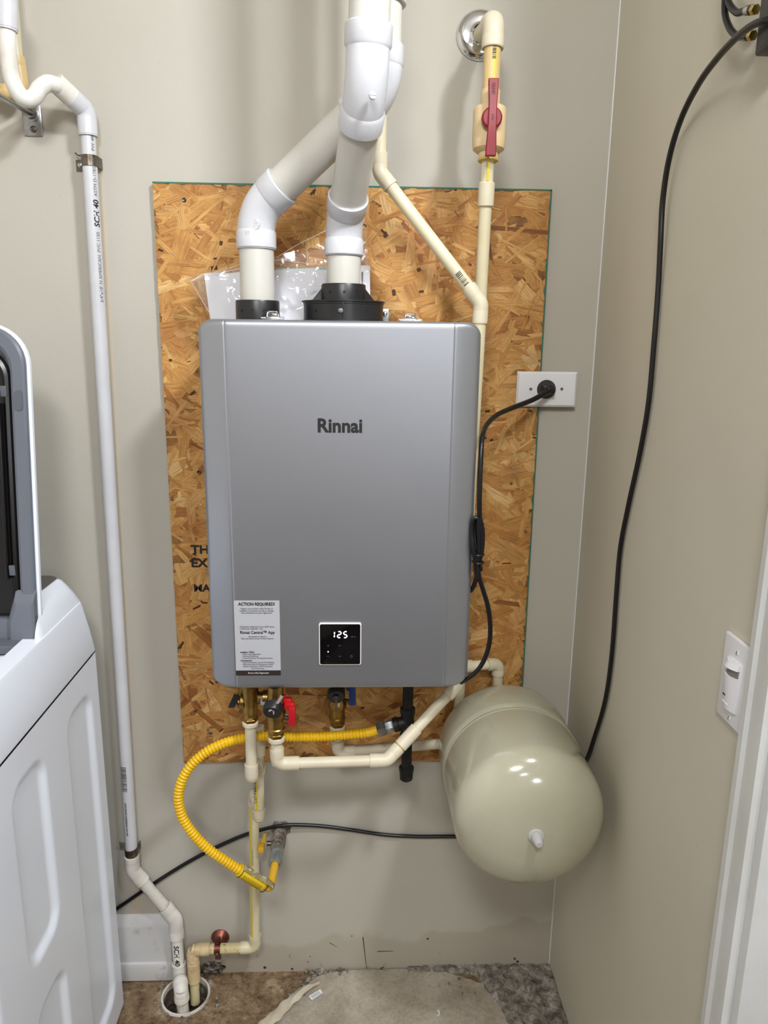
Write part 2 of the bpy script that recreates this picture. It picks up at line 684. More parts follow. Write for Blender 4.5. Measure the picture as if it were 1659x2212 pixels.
def floor_material():
    t = NT('stained_concrete')
    co = t.coords()
    n1 = t.noise(13, 8, 0.7, co, 0.6)
    c = t.ramp(n1, [(0.30, lin((72, 55, 40))), (0.42, lin((116, 94, 70))), (0.55, lin((146, 124, 96))), (0.68, lin((190, 176, 150)))])
    n2 = t.ramp(t.noise(75, 7, 0.75, co), [(0.36, (0.34, 0.30, 0.27, 1)), (0.47, (0.85, 0.82, 0.80, 1)), (0.62, (1.1, 1.08, 1.05, 1))])
    c = t.mix(1.0, c, n2, 'MULTIPLY')
    t.l(c, t.b.inputs['Base Color'])
    t.setb(Roughness=0.75)
    t.bump(t.math('MULTIPLY_ADD', n1, 1.0, t.noise(90, 5, 0.7, co)), 0.7, 0.004)
    return t.m


def screed_material():
    t = NT('grey_screed')
    co = t.coords()
    c = t.ramp(t.noise(7, 7, 0.62, co), [(0.3, lin((142, 131, 115))), (0.5, lin((170, 160, 145))), (0.7, lin((190, 182, 168)))])
    n2 = t.ramp(t.noise(120, 4, 0.7, co), [(0.3, (0.78, 0.76, 0.74, 1)), (0.6, (1.02, 1.02, 1.0, 1))])
    t.l(t.mix(1.0, c, n2, 'MULTIPLY'), t.b.inputs['Base Color'])
    t.setb(Roughness=0.7)
    t.bump(t.noise(70, 6, 0.7, co), 0.35, 0.002)
    return t.m


def rubble_material():
    t = NT('broken_mortar')
    co = t.coords()
    c = t.ramp(t.noise(42, 8, 0.76, co, 0.5), [(0.34, lin((58, 51, 44))), (0.44, lin((108, 100, 90))), (0.54, lin((146, 139, 129))), (0.68, lin((196, 191, 182)))])
    t.l(c, t.b.inputs['Base Color'])
    t.setb(Roughness=0.85)
    t.bump(t.noise(160, 5, 0.7, co), 0.8, 0.003)
    return t.m


M_floor = floor_material()
M_screed = screed_material()
M_rubble = rubble_material()

# ================================================================== the room
XR, XL, ZC = 0.4939, -1.28, 2.70
DRC = V((-0.386, -0.068, 0.0))     # floor drain centre
DRR = 0.0571


def make_floor():
    bm = bmesh.new()
    outer = [bm.verts.new(p) for p in ((-1.6, 0.1, 0), (2.6, 0.1, 0), (2.6, -4.6, 0), (-1.6, -4.6, 0))]
    es = [bm.edges.new((outer[i], outer[(i + 1) % 4])) for i in range(4)]
    inner = [bm.verts.new((DRC.x + (DRR - 0.001) * math.cos(2 * PI * i / 40), DRC.y + (DRR - 0.001) * math.sin(2 * PI * i / 40), 0)) for i in range(40)]
    es += [bm.edges.new((inner[i], inner[(i + 1) % 40])) for i in range(40)]
    bmesh.ops.triangle_fill(bm, edges=es, use_beauty=True)
    for f in bm.faces:
        if f.normal.z < 0:
            f.normal_flip()
    me = bpy.data.meshes.new('floor')
    bm.to_mesh(me)
    bm.free()
    me.materials.append(M_floor)
    o = bpy.data.objects.new('floor', me)
    col.objects.link(o)
    ORG[o.name] = V((0, 0, 0))
    return struct(o)


floor = make_floor()
# walls are slabs with thickness
wall_back = struct(MB().box(((XL + XR) / 2 - 0.0, 0.06, ZC / 2), (XR - XL + 0.24, 0.12, ZC)).build('wall_back', M_wall, angle=0))
T = 0.12
wr = MB()
wr.box((XR + T / 2, -0.40, ZC / 2), (T, 0.80, ZC))
wall_right = struct(wr.build('wall_right', M_wall2, angle=0))
wall_left = struct(MB().box((XL - 0.06, -1.25, ZC / 2), (0.12, 2.5, ZC)).build('wall_left', M_ceil, angle=0))
ceiling = struct(MB().box((0.5, -2.25, ZC + 0.05), (4.2, 4.7, 0.1)).build('ceiling', M_ceil, angle=0))

wall_front = struct(MB().box((0.6, -4.55, ZC / 2), (4.4, 0.12, ZC)).build('wall_front', M_room, angle=0))
wall_hall = struct(MB().box((2.5, -2.2, ZC / 2), (0.12, 4.8, ZC)).build('wall_hall', M_room, angle=0))
wall_room = struct(MB().box((-1.75, -3.5, ZC / 2), (0.12, 2.1, ZC)).build('wall_room', M_room, angle=0))
floor_room = struct(MB().box((0.5, -2.85, 0.004), (4.2, 3.4, 0.008)).build('floor', M_darkfloor, angle=0))

# caulk bead in the corner of the two walls
caulk = MB().tube([(XR - 0.0005, -0.0005, 0.0), (XR - 0.0005, -0.0005, ZC)], 0.0016, 8).build('caulk_line', M_trim, wall_back)

# door casing of the doorway in the right wall: moulded profile, jamb
cas = MB()
prof = [(0.0, 0.0), (0.0, 0.010), (0.006, 0.015), (0.018, 0.0165), (0.024, 0.0135), (0.045, 0.0175), (0.058, 0.018), (0.062, 0.014), (0.062, 0.0)]
cas.prism([V((XR - d, -0.7225 - s_, 0.0)) for s_, d in prof], (0, 0, ZC))
trim_1 = struct(cas.build('trim_1', M_trim, angle=25))
jb = MB().box((XR + T / 2 - 0.002, -0.7925, ZC / 2), (T + 0.016, 0.016, ZC), 0.001)
jb.build('jamb', M_trim, trim_1)

# baseboard of the back wall, left part, with its quarter-round shoe
bb = MB()
bp = [(0, 0.0), (-0.016, 0.0), (-0.016, 0.145), (-0.014, 0.152), (-0.006, 0.168), (0, 0.172)]
bb.prism([V((XL + 0.02, y, z)) for y, z in bp], (-0.428 - XL - 0.02, 0, 0))
baseboard = struct(bb.build('baseboard_back', M_base, angle=30))
sh = MB()
sp_ = [(-0.016, 0.004), (-0.024, 0.004), (-0.0245, 0.040), (-0.021, 0.048), (-0.016, 0.050)]
sh.prism([V((XL + 0.02, y, z)) for y, z in sp_], (-0.425 - XL - 0.02, 0, 0))
sh.build('shoe_molding', M_shoe, baseboard, angle=30)


# ---- loose coverings of the floor
def blob_poly(px, z, jitter=0.0):
    return [atz(x, y, z) + V((random.uniform(-jitter, jitter), random.uniform(-jitter, jitter), 0)) for x, y in px]


def densify(pts, step, jit):
    out = []
    n = len(pts)
    for i in range(n):
        a, b = pts[i], pts[(i + 1) % n]
        k = max(1, int((b - a).length / step))
        for j in range(k):
            p = a.lerp(b, j / k)
            out.append(V((p.x + random.uniform(-jit, jit), p.y + random.uniform(-jit, jit), p.z)))
    return out


scr = [V((-0.185, -0.145, 0)), V((-0.14, -0.075, 0)), V((-0.083, -0.024, 0)), V((-0.03, -0.006, 0)), V((0.2, -0.005, 0)), V((0.27, -0.03, 0)),
       V((0.33, -0.06, 0)), V((0.38, -0.1, 0)), V((0.42, -0.16, 0)), V((0.46, -0.3, 0)), V((0.46, -0.9, 0)), V((-0.3, -0.9, 0)), V((-0.33, -0.4, 0))]
MB().prism(densify(scr, 0.012, 0.0025), (0, 0, 0.006)).build('screed_slab', M_screed, floor, angle=30)

# rubble of mortar left in the right corner: a bumpy field
rb_ = MB()
nx, ny = 64, 64
vs = []
x0, x1, y0, y1 = 0.10, XR - 0.001, -0.42, -0.001
for j in range(ny + 1):
    for i in range(nx + 1):
        x = x0 + (x1 - x0) * i / nx
        y = y0 + (y1 - y0) * j / ny
        edge = (x - 0.285) + 0.55 * (y + 0.045)
        edge += 0.05 * mnoise.noise(V((x * 14, y * 14, 3)))
        if y > -0.02 and x > 0.14:
            edge = max(edge, 0.02)
        m = min(1, max(0, edge / 0.02))
        h = 0.5 + 0.5 * mnoise.fractal(V((x * 40, y * 40, 0)), 0.8, 2.2, 4)
        vs.append((x, y, -0.004 + m * (0.008 + 0.012 * h)))
fs = [(j * (nx + 1) + i, j * (nx + 1) + i + 1, (j + 1) * (nx + 1) + i + 1, (j + 1) * (nx + 1) + i) for j in range(ny) for i in range(nx)]
rb_.add(vs, fs)
ro = rb_.build('mortar_rubble', M_rubble, floor, fixn=False)
ro['kind'] = 'stuff'
# loose crumbs along the break and at the wall
cr = MB()
for k in range(260):
    if k < 120:
        a = random.random()
        p = V((-0.185, -0.15, 0)).lerp(V((-0.07, -0.012, 0)), a) + V((random.gauss(-0.006, 0.008), random.gauss(0.002, 0.006), 0))
    elif k < 170:
        p = V((random.uniform(-0.11, 0.0), random.gauss(-0.008, 0.006), 0.004))
    elif k < 215:
        a = random.uniform(0, 2 * PI)
        p = DRC + V((math.cos(a), math.sin(a), 0)) * (DRR + abs(random.gauss(0.004, 0.012)))
    else:
        p = V((random.uniform(0.2, 0.47), -abs(random.gauss(0.0, 0.06)) - 0.005, 0.012))
    if p.y > -0.003:
        p.y = -0.004
    s_ = abs(random.gauss(0.0018, 0.0016)) + 0.0008
    bm = bmesh.new()
    bmesh.ops.create_icosphere(bm, subdivisions=1, radius=s_)
    cr.add([v.co * random.uniform(0.6, 1.3) + p + V((0, 0, s_ * 0.5)) for v in bm.verts], [tuple(v.index for v in f.verts) for f in bm.faces])
    bm.free()
co_ = cr.build('mortar_crumbs', M_rubble, floor, fixn=False, angle=0)
co_['kind'] = 'stuff'

# curled off-white strip of old floor covering along the slab's broken edge
M_vinyl = mat('offwhite_vinyl', (206, 198, 178), 0.5, c2=(176, 162, 134), scale=14)
st = MB()
mid = [(566, 2225), (592, 2198), (620, 2172), (650, 2146), (676, 2130), (690, 2124)]
wid = [0.030, 0.028, 0.026, 0.020, 0.013, 0.004]
cen = [atz(x, y, 0.010) for x, y in mid]
cen, _L = resample(smooth_path(cen, 6), 26)
vs, fs = [], []
K = 7
for i, c in enumerate(cen):
    d = (cen[min(i + 1, 25)] - cen[max(i - 1, 0)]).normalized()
    sd = V((d.y, -d.x, 0))
    w = np.interp(i / 25, np.linspace(0, 1, 6), wid)
    w *= 1 + 0.12 * math.sin(i * 1.3)
    for k in range(K):
        q = k / (K - 1) - 0.5
        vs.append(c + sd * (q * w) + V((0, 0, 0.003 + 0.005 * (1 - 4 * q * q) * (w / 0.03) + 0.002 * math.sin(i * 0.7 + k))))
n0 = len(vs)
vs += [v - V((0, 0, 0.0022)) for v in vs]
for i in range(25):
    for k in range(K - 1):
        a = i * K + k
        fs.append((a, a + 1, a + K + 1, a + K))
        fs.append((n0 + a, n0 + a + K, n0 + a + K + 1, n0 + a + 1))
    for k in (0, K - 1):
        a = i * K + k
        fs.append((a, a + K, n0 + a + K, n0 + a))
st.add(vs, fs)
tag(st.build('vinyl_strip', M_vinyl, base=atz(620, 2172, 0.007)), 'curled off-white strip of old vinyl on the broken floor edge', 'vinyl strip')

# small printed paper slip lying on the slab
t0 = atz(682, 2149, 0.0085)
pt = thing('paper_slip', 'tiny white printed paper slip lying on the grey floor slab', 'paper slip', t0)
ud = V((0.80, 0.60, 0)).normalized()
vd = V((-0.60, 0.80, 0))
MB().prism([t0 + ud * a + vd * b for a, b in ((-0.016, -0.007), (0.016, -0.006), (0.017, 0.006), (-0.015, 0.007))], (0, 0, 0.0006)).build('paper', M_paper, pt, angle=0)
pk = MB()
for b in (0.003, 0.0, -0.003):
    x = -0.011
    while x < 0.011:
        w = random.uniform(0.0015, 0.004)
        c = t0 + ud * (x + w / 2) + vd * b + V((0, 0, 0.0008))
        pk.add([c - ud * w / 2 - vd * 0.0007, c + ud * w / 2 - vd * 0.0007, c + ud * w / 2 + vd * 0.0007, c - ud * w / 2 + vd * 0.0007], [(0, 1, 2, 3)])
        x += w + 0.0012
pk.build('print', M_inkgrey, pt, angle=0)

# curved white chip on the slab
ch = MB()
c0 = atz(941, 2188, 0.007)
pts = [c0 + V((0.010 * math.cos(a), 0.010 * math.sin(a), 0)) for a in np.linspace(-1.2, 0.9, 10)]
pts += [c0 + V((-0.003 + 0.010 * math.cos(a), -0.001 + 0.009 * math.sin(a), 0)) for a in np.linspace(0.8, -1.1, 10)]
ch.prism(pts, (0, 0, 0.0015))
tag(ch.build('plastic_chip', M_paper, base=c0), 'tiny curved white chip on the grey floor slab', 'chip')

# wall nicks: screw holes and scratches near the floor
nk = MB()
for (x, y, r) in ((572, 2090, .0042), (631, 2093, .0035), (1112, 2071, .0035), (1118, 2077, .0038), (1026, 2082, .0018), (670, 2066, .0016), (665, 2078, .0018), (760, 2022, .0016), (924, 2028, .003)):
    p = at(x, y, 0)
    if p.z < 0.004:
        p.z = 0.006
    nk.lathe(p + V((0, 0.0004, 0)), (0, -1, 0), [(0, r), (0.0009, r * 0.8)], 14)
for a, b, w in (((815, 2055), (850, 2054), .0011), ((784, 2024), (792, 2094), .0012), ((712, 2036), (728, 2046), .0008), ((822, 2094), (830, 2088), .002)):
    A, B = at(*a, 0), at(*b, 0)
    A.z, B.z = max(A.z, .003), max(B.z, .003)
    d = (B - A).normalized()
    n_ = V((-d.z, 0, d.x)) * w
    o_ = V((0, -0.0005, 0))
    nk.add([A - n_ + o_, B - n_ * 0.5 + o_, B + n_ * 0.5 + o_, A + n_ + o_], [(0, 1, 2, 3)])
nk.build('wall_nicks', M_dirt, wall_back, angle=0)
# broken plaster hole beside the drain
hb = MB()
c = at(458, 2090, -0.004)
c.z = 0.016
bm = bmesh.new()
bmesh.ops.create_icosphere(bm, subdivisions=4, radius=1)
hv = []
for v in bm.verts:
    k = 1 + 0.35 * mnoise.fractal(v.co * 2.5 + V((4, 1, 2)), 0.9, 2.1, 4)
    hv.append(V((c.x + v.co.x * 0.026 * k, min(-0.0005, -0.001 + v.co.y * 0.008 * k), max(0.0, c.z + v.co.z * 0.016 * k))))
hb.add(hv, [tuple(v.index for v in f.verts) for f in bm.faces])
bm.free()
hb.build('broken_plaster', mat('broken_plaster', (70, 62, 55), 0.9, c2=(168, 160, 150), scale=90, lo=0.45, hi=0.62, bump=1.0, bscale=140, bdist=0.003), wall_back)

# ================================================================== OSB backer board
OL, OR_, OT, OB, OTH = -0.37575, 0.38365, 1.79809, 0.5789, 0.0111
osb = thing('osb_board', 'oriented strand board panel screwed to the wall behind the heater', 'board', ((OL + OR_) / 2, 0, OB))
MB().box(((OL + OR_) / 2, -OTH / 2, (OT + OB) / 2), (OR_ - OL, OTH, OT - OB)).build('core', M_board, osb, angle=0)
ep = MB()
for k in range(140):       # ragged teal sealer on the cut edges
    pass
zs = np.linspace(OB, OT, 150)
yf_ = -OTH - 0.0019
vs, fs = [], []
for i, z in enumerate(zs):
    w = 0.0022 + 0.0075 * max(0, mnoise.noise(V((z * 45, 1, 0)))) + 0.002 * max(0, mnoise.noise(V((z * 160, 7, 0))))
    vs += [(OR_ + 0.0004, 0, z), (OR_ + 0.0004, yf_, z), (OR_ - w, yf_, z)]
for i in range(149):
    for k in range(2):
        a = i * 3 + k
        fs.append((a, a + 1, a + 4, a + 3))
ep.add(vs, fs)
vs, fs = [], []
xs = np.linspace(OL, OR_, 130)
for i, x in enumerate(xs):
    w = 0.0022 + 0.0060 * max(0, mnoise.noise(V((x * 45, 3, 0)))) + 0.0015 * max(0, mnoise.noise(V((x * 160, 9, 0))))
    vs += [(x, 0, OT + 0.0004), (x, yf_, OT + 0.0004), (x, yf_, OT - w)]
for i in range(129):
    for k in range(2):
        a = i * 3 + k
        fs.append((a, a + 1, a + 4, a + 3))
ep.add(vs, fs)
ep.build('edge_paint', M_teal, osb, angle=0)


def osb_strands():
    vs, fs, tone, uvs = [], [], [], []
    N = 4200
    for i in range(N):
        big = True
        L = min(0.15, max(0.025, rng.lognormal(math.log(0.072), 0.42)))
        W = min(0.036, max(0.004, rng.lognormal(math.log(0.0155), 0.5)))
        if i > 3700:
            W *= 0.4
            L *= 0.8
        ang = rng.normal(0, 0.55) if rng.random() < 0.55 else rng.uniform(-PI / 2, PI / 2)
        cx, cz = rng.uniform(OL, OR_), rng.uniform(OB, OT)
        y = -OTH - 0.0002 - 0.0014 * i / N
        tx, tz = rng.normal(0, 0.004), rng.normal(0, 0.010)
        c, s_ = math.cos(ang), math.sin(ang)
        k = 4
        loc = []
        sk = rng.uniform(-0.4, 0.4) * W
        for e in range(k):
            loc.append((-L / 2 + sk * (e / (k - 1) - .5) + rng.normal(0, 0.05) * L * 0.6, -W / 2 + W * e / (k - 1)))
        for e in range(k):
            loc.append((L / 2 + sk * (e / (k - 1) - .5) + rng.normal(0, 0.05) * L * 0.6, W / 2 - W * e / (k - 1)))
        tn = float(np.clip(rng.beta(4.2, 3.6), 0, 1))
        if rng.random() < 0.015:
            tn = rng.uniform(0.08, 0.2)
        if i > 3700 and rng.random() < 0.30:
            tn = 0.0
            loc = [(a * 0.16, d * 0.75) for a, d in loc]
        ou, ov = rng.uniform(0, 9), rng.uniform(0, 9)
        b = len(vs)
        for (a, d) in loc:
            x = min(OR_ - 0.0003, max(OL + 0.0003, cx + a * c - d * s_))
            z = min(OT - 0.0003, max(OB + 0.0003, cz + a * s_ + d * c))
            vs.append((x, y + max(-0.0003, min(0.0003, a * tx + d * tz)), z))
            tone.append(tn)
            uvs.append((a + ou, d + ov))
        fs.append(tuple(range(b, b + 2 * k)))
    me = bpy.data.meshes.new('wood_strands')
    o0 = ORG[osb.name]
    me.from_pydata([V(v) - o0 for v in vs], [], fs)
    at_ = me.attributes.new('tone', 'FLOAT', 'POINT')
    at_.data.foreach_set('value', tone)
    uvl = me.uv_layers.new(name='UVMap')
    flat = []
    for lp in me.loops:
        flat.extend(uvs[lp.vertex_index])
    uvl.data.foreach_set('uv', flat)
    me.materials.append(M_osb)
    o = bpy.data.objects.new('wood_strands', me)
    col.objects.link(o)
    o.parent = osb
    o['kind'] = 'stuff'
    ORG[o.name] = o0


osb_strands()
# stencilled letters on the board, partly covered by the heater
for (x, y, s_, b) in ((432, 1188, 0.026, 'TH'), (430, 1217, 0.026, 'EX'), (436, 1271, 0.022, 'MA')):
    tx = MB()
    text_flat(tx, b, s_, at(x, y, -OTH - 0.0024), (1, 0, 0), (0, 0, 1), bold=0.03, sx=1.1)
    tx.build('stencil', M_ink, osb, angle=0)
for (x, y) in ((398, 432), (430, 1020), (866, 437), (455, 1584)):
    p = at(x, y, -OTH - 0.0015)
    s_ = MB().lathe(p, (0, -1, 0), [(-0.004, 0.0042), (0.0006, 0.0042), (0.0012, 0.0034), (0.0006, 0.0024), (0.0004, 0.0)], 16).build('screw', M_steeldark, osb)

# ================================================================== water heater
HX, HW = -0.2590, 0.483
HT, HB, HF = 1.5452, 0.8752, -0.2478
hc = V((HX + HW / 2, -0.03, HB))
wh = thing('water_heater', 'silver wall-mounted tankless water heater with a small black display', 'water heater', hc)


def heater_front():
    xs = [0, .0008, .002, .004, .0065, .009, .014, .022, .03, .036, .041, .0445, .0462, .0470, .0475, .0480, .0488, .0505, .0525, .058, .066, .08, .11, .15, .19, .235]
    xs = xs + [HW - x for x in reversed(xs[:-1])]
    R = 0.026
    nz = 40
    zz = [0, .0008, .002, .004, .0065, .009, .013, .02, .03, .045]
    H = HT - HB
    tt = zz + list(np.linspace(0.07, H - 0.07, 26)) + [H - z for z in reversed(zz)]
    vs, fs = [], []

    def depth(x):
        e = min(x, HW - x)
        if e >= 0.0520:
            return 0.0
        q = (0.0520 - e) / 0.0520
        d = 0.0160 * q ** 1.35
        if abs(e - 0.0475) < 0.0009:      # fine pressed line at the start of the side facet
            d += 0.0007
        return d
    for x in xs:
        e = min(x, HW - x)
        for t in tt:
            g = min(t, H - t)
            # rounded rectangle corner
            zlo = 0.0
            if e < R:
                zlo = R - math.sqrt(max(0.0, R * R - (R - e) ** 2))
            tz = zlo + (H - 2 * zlo) * t / H
            ed = min(e, min(tz, H - tz) - zlo)
            rr = 0.009
            off = 0.0
            if ed < rr:
                off = rr - math.sqrt(max(0.0, rr * rr - (rr - ed) ** 2))
            vs.append(V((HX + x, HF + depth(x) + off, HB + tz)))
    n = len(tt)
    for i in range(len(xs) - 1):
        for j in range(n - 1):
            fs.append((i * n + j, (i + 1) * n + j, (i + 1) * n + j + 1, i * n + j + 1))
    # skirt to the rear edge of the cover
    loop = [i * n for i in range(len(xs))] + [(len(xs) - 1) * n + j for j in range(1, n)] + [i * n + n - 1 for i in range(len(xs) - 2, -1, -1)] + [j for j in range(n - 2, 0, -1)]
    base = len(vs)
    for k in loop:
        vs.append(V((vs[k].x, -0.165, vs[k].z)))
    m = len(loop)
    for k in range(m):
        q = (k + 1) % m
        fs.append((loop[k], base + k, base + q, loop[q]))
    return MB().add(vs, fs)


heater_front().build('front_cover', M_silver, wh, angle=50)
MB().box((HX + 0.018 + 0.2175, -0.095, (HT + HB) / 2 + 0.001), (0.435, 0.148, HT - HB - 0.008), 0.004).build('rear_case', M_heatside, wh)
# top and bottom mounting brackets on the board
VRX0 = 0.0
br = MB().box((VRX0 - 0.04, -0.0165, HT + 0.006), (0.16, 0.003, 0.03), 0.001)
bx = at(834, 672, -0.09)
br.box((bx.x - 0.004, -0.09, HT + 0.009), (0.018, 0.0022, 0.032), 0.0005)
br.box((bx.x - 0.004, -0.054, HT + 0.0235), (0.018, 0.07, 0.002), 0.0005)
bo = br.build('mounting_bracket', M_galv, wh)
MB().lathe((bx.x - 0.002, -0.092, HT + 0.016), (0, -1, 0), [(0, .0048), (.0015, .0046), (.003, .003), (.0033, 0)], 16).build('screw', M_steel, bo)

# logo lettering
lg = MB()
lc = at(734, 921, HF - 0.0006)
text_flat(lg, 'Rinnai', 0.0330, lc + V((0, 0, 0.0)), (1, 0, 0), (0, 0, 1), bold=0.032, sx=0.97)
lo_ = lg.build('logo', M_ink, wh, angle=0)
lo_['label'] = 'dark grey brand lettering on the front cover'

# registration sticker
stl = at(510.5, 1297.5, HF - 0.0005)
str_ = at(603.5, 1297.5, HF - 0.0005)
sbl = at(512.5, 1459, HF - 0.0005)
SW, SH = str_.x - stl.x - 0.001, stl.z - sbl.z
sx0, sz1 = HX + 0.0480, stl.z
SW = str_.x - sx0
sk_ = MB().box((sx0 + SW / 2, HF - 0.0003, sz1 - SH / 2), (SW, 0.0005, SH))
sticker = sk_.build('sticker', M_label, wh, angle=0)
sticker['label'] = 'grey registration notice stuck to the lower left of the cover'
yy = HF - 0.0009
db = MB().add([(sx0, yy, sz1 - SH), (sx0 + SW, yy, sz1 - SH), (sx0 + SW, yy, sz1 - SH * 0.932), (sx0, yy, sz1 - SH * 0.932)], [(0, 1, 2, 3)])
db.build('footer_band', M_dark, sticker, angle=0)
pr = MB()


def sline(fy, txt, h, fx=0.5, align='CENTER', bold=0.0, sx=1.0, mb=None, w=None):
    vs_, _fs = text_geo(txt, h * SH, bold=bold)
    wid_ = max(v_[0] for v_ in vs_) - min(v_[0] for v_ in vs_)
    sx = (w or 0.7) * SW / wid_
    text_flat(mb or pr, txt, h * SH, (sx0 + SW * fx, yy - 0.0002, sz1 - SH * fy), (1, 0, 0), (0, 0, 1), bold=bold, align=align, sx=sx)


sline(.046, 'ACTION REQUIRED!', .058, bold=.03, sx=.92, w=0.80)
sline(.104, 'Register your product within 90 days of', .030, sx=.95, w=0.70)
sline(.132, 'installation and extend your labor coverage.', .030, sx=.92, w=0.75)
sline(.160, 'Scan code below for quick registration.', .030, sx=.93, w=0.68)
sline(.343, '• Residential: Additional 4 years ($250 value)', .029, .10, 'LEFT', sx=.9, w=0.77)
sline(.370, '• Commercial: Additional 1 year', .029, .10, 'LEFT', sx=.92, w=0.52)
sline(.420, 'Rinnai Central™ App', .056, bold=.02, sx=.96, w=0.76)
sline(.473, 'Download our App for', .030, w=0.39)
sline(.500, 'Easy and Quick access to Key Features', .030, sx=.95, w=0.71)
sline(.684, 'Installers / PROs', .028, .11, 'LEFT', bold=.03, w=0.31)
sline(.710, '• Quick Unit Registration', .029, .14, 'LEFT', w=0.42)
sline(.737, '• Remote Monitoring', .029, .14, 'LEFT', w=0.36)
sline(.764, '• Latest Manuals & Training Information', .029, .14, 'LEFT', sx=.95, w=0.68)
sline(.797, 'Homeowners', .028, .11, 'LEFT', bold=.03, w=0.25)
sline(.823, '• Easy Recirculation Control & Scheduling', .029, .14, 'LEFT', sx=.95, w=0.71)
sline(.850, '• Real-time Status & Maintenance Alerts', .029, .14, 'LEFT', sx=.95, w=0.69)
sline(.877, '• Quick Connection to PRO Assistance', .029, .14, 'LEFT', sx=.95, w=0.67)
sline(.906, 'And Much More...', .030, w=0.31)
pr.build('print', M_ink, sticker, angle=0)
wp = MB()
for fz in (.076, .452):
    wp.add([(sx0 + SW * .1, yy, sz1 - SH * fz), (sx0 + SW * .92, yy, sz1 - SH * fz), (sx0 + SW * .92, yy, sz1 - SH * (fz - .003)), (sx0 + SW * .1, yy, sz1 - SH * (fz - .003))], [(0, 1, 2, 3)])
sline(.966, 'Remove After Registration', .031, mb=wp, sx=.95, w=0.46)
wp.build('white_print', M_rule, sticker, angle=0)

# display panel
d0, d1 = at(691, 1347, HF), at(778, 1433, HF)
dcx, dcz = (d0.x + d1.x) / 2, (d0.z + d1.z) / 2
dw, dh = d1.x - d0.x, d0.z - d1.z
MB().box((dcx, HF - 0.0012, dcz), (dw + 0.0035, 0.004, dh + 0.0035), 0.0005, bevz=(1, 0.0035)).build('display_bezel', M_rule, wh)
disp = MB().box((dcx, HF - 0.0022, dcz), (dw, 0.0036, dh), 0.0004, bevz=(1, 0.0028)).build('display', M_glass, wh)
disp['label'] = 'black glass touch display'
yd = HF - 0.0043
sg = MB()


def seg7(ch, cx, cz, w, h, t, skew=0.06):
    S = {'a': ((-1, 1), (1, 1)), 'b': ((1, 1), (1, 0)), 'c': ((1, 0), (1, -1)), 'd': ((-1, -1), (1, -1)), 'e': ((-1, 0), (-1, -1)), 'f': ((-1, 1), (-1, 0)), 'g': ((-1, 0), (1, 0))}
    on = {'1': 'bc', '2': 'abged', '5': 'afgcd'}[ch]
    for k in on:
        (ax, az), (bx_, bz) = S[k]
        A = V((cx + ax * w / 2 + az * h * skew / 2, yd, cz + az * h / 2))
        B = V((cx + bx_ * w / 2 + bz * h * skew / 2, yd, cz + bz * h / 2))
        d = (B - A).normalized()
        n_ = V((-d.z, 0, d.x)) * t / 2
        A = A + d * t * 0.25
        B = B - d * t * 0.25
        sg.add([A, A + d * t / 2 + n_, B - d * t / 2 + n_, B, B - d * t / 2 - n_, A + d * t / 2 - n_], [(0, 1, 2, 3, 4, 5)])


p1 = at(724, 1369, HF)
for ch_, xx in (('1', 721.5), ('2', 733), ('5', 746)):
    c = at(xx, 1369, HF)
    sg = MB()
    seg7(ch_, c.x - (0.002 if ch_ == '1' else 0), c.z, 0.0058, 0.0118, 0.0021)
    sg.build('digit', M_digit, disp, angle=0)
sg = MB()
c = at(709, 1406, HF)
sg.lathe((c.x, yd + 0.0003, c.z), (0, -1, 0), [(0, .0011), (.0004, .0010)], 12)
sg.build('status_dot', M_digit, disp, angle=0)
ic = MB()


def chev(px, py, up, s_=0.0026):
    c = at(px, py, HF)
    c.y = yd
    k = 1 if up else -1
    t = 0.0004
    for sgn in (-1, 1):
        A = c + V((sgn * s_, 0, -k * s_ * 0.45))
        B = c + V((0, 0, k * s_ * 0.45))
        ic.add([A, B, B + V((0, 0, t * 2)), A + V((0, 0, t * 2))], [(0, 1, 2, 3)])


chev(734, 1393, True)
chev(734, 1416, False)
c = at(759, 1416, HF)
c.y = yd
ic.merge(torus(c, (0, 1, 0), 0.0022, 0.00022, 16, 4))
ic.add([c + V((-.0002, 0, 0)), c + V((.0002, 0, 0)), c + V((.0002, 0, .002)), c + V((-.0002, 0, .002))], [(0, 1, 2, 3)])
text_flat(ic, '°F/°C', 0.0042, V((at(763, 1374, HF).x, yd, at(763, 1374, HF).z)), (1, 0, 0), (0, 0, 1))
c = at(709, 1393, HF)
c.y = yd
ic.merge(torus(c, (0, 1, 0), 0.0013, 0.00022, 12, 4))
c = at(708, 1416, HF)
for k in range(3):
    A = V((c.x - 0.003 + 0.0022 * k, yd, c.z))
    ic.add([A, A + V((.0012, 0, .0014)), A + V((.0015, 0, .0011)), A + V((.0004, 0, -.0003))], [(0, 1, 2, 3)])
ic.build('icons', M_icon, disp, angle=0)

# latches along the top front edge
for px_ in (590, 886):
    c = at(px_, 684, -0.205)
    c.z = HT
    lt = MB()
    lt.box((c.x, c.y, c.z + 0.0025), (0.036, 0.012, 0.003), 0.0008)
    lt.box((c.x, c.y - 0.002, c.z + 0.007), (0.020, 0.010, 0.008), 0.0012)
    lt.tube(smooth_path([(c.x - .010, c.y - .006, c.z + .005), (c.x - .008, c.y - .008, c.z + .0125), (c.x, c.y - .008, c.z + .0135), (c.x + .008, c.y - .008, c.z + .0125), (c.x + .010, c.y - .006, c.z + .005)], 5), 0.0013, 8)
    for sgn in (-1, 1):
        lt.tube([(c.x + sgn * .012, c.y - .007, c.z + .004), (c.x + sgn * .020, c.y - .007, c.z + .0035)], 0.0014, 8)
    lt.build('latch', M_chrome, wh)

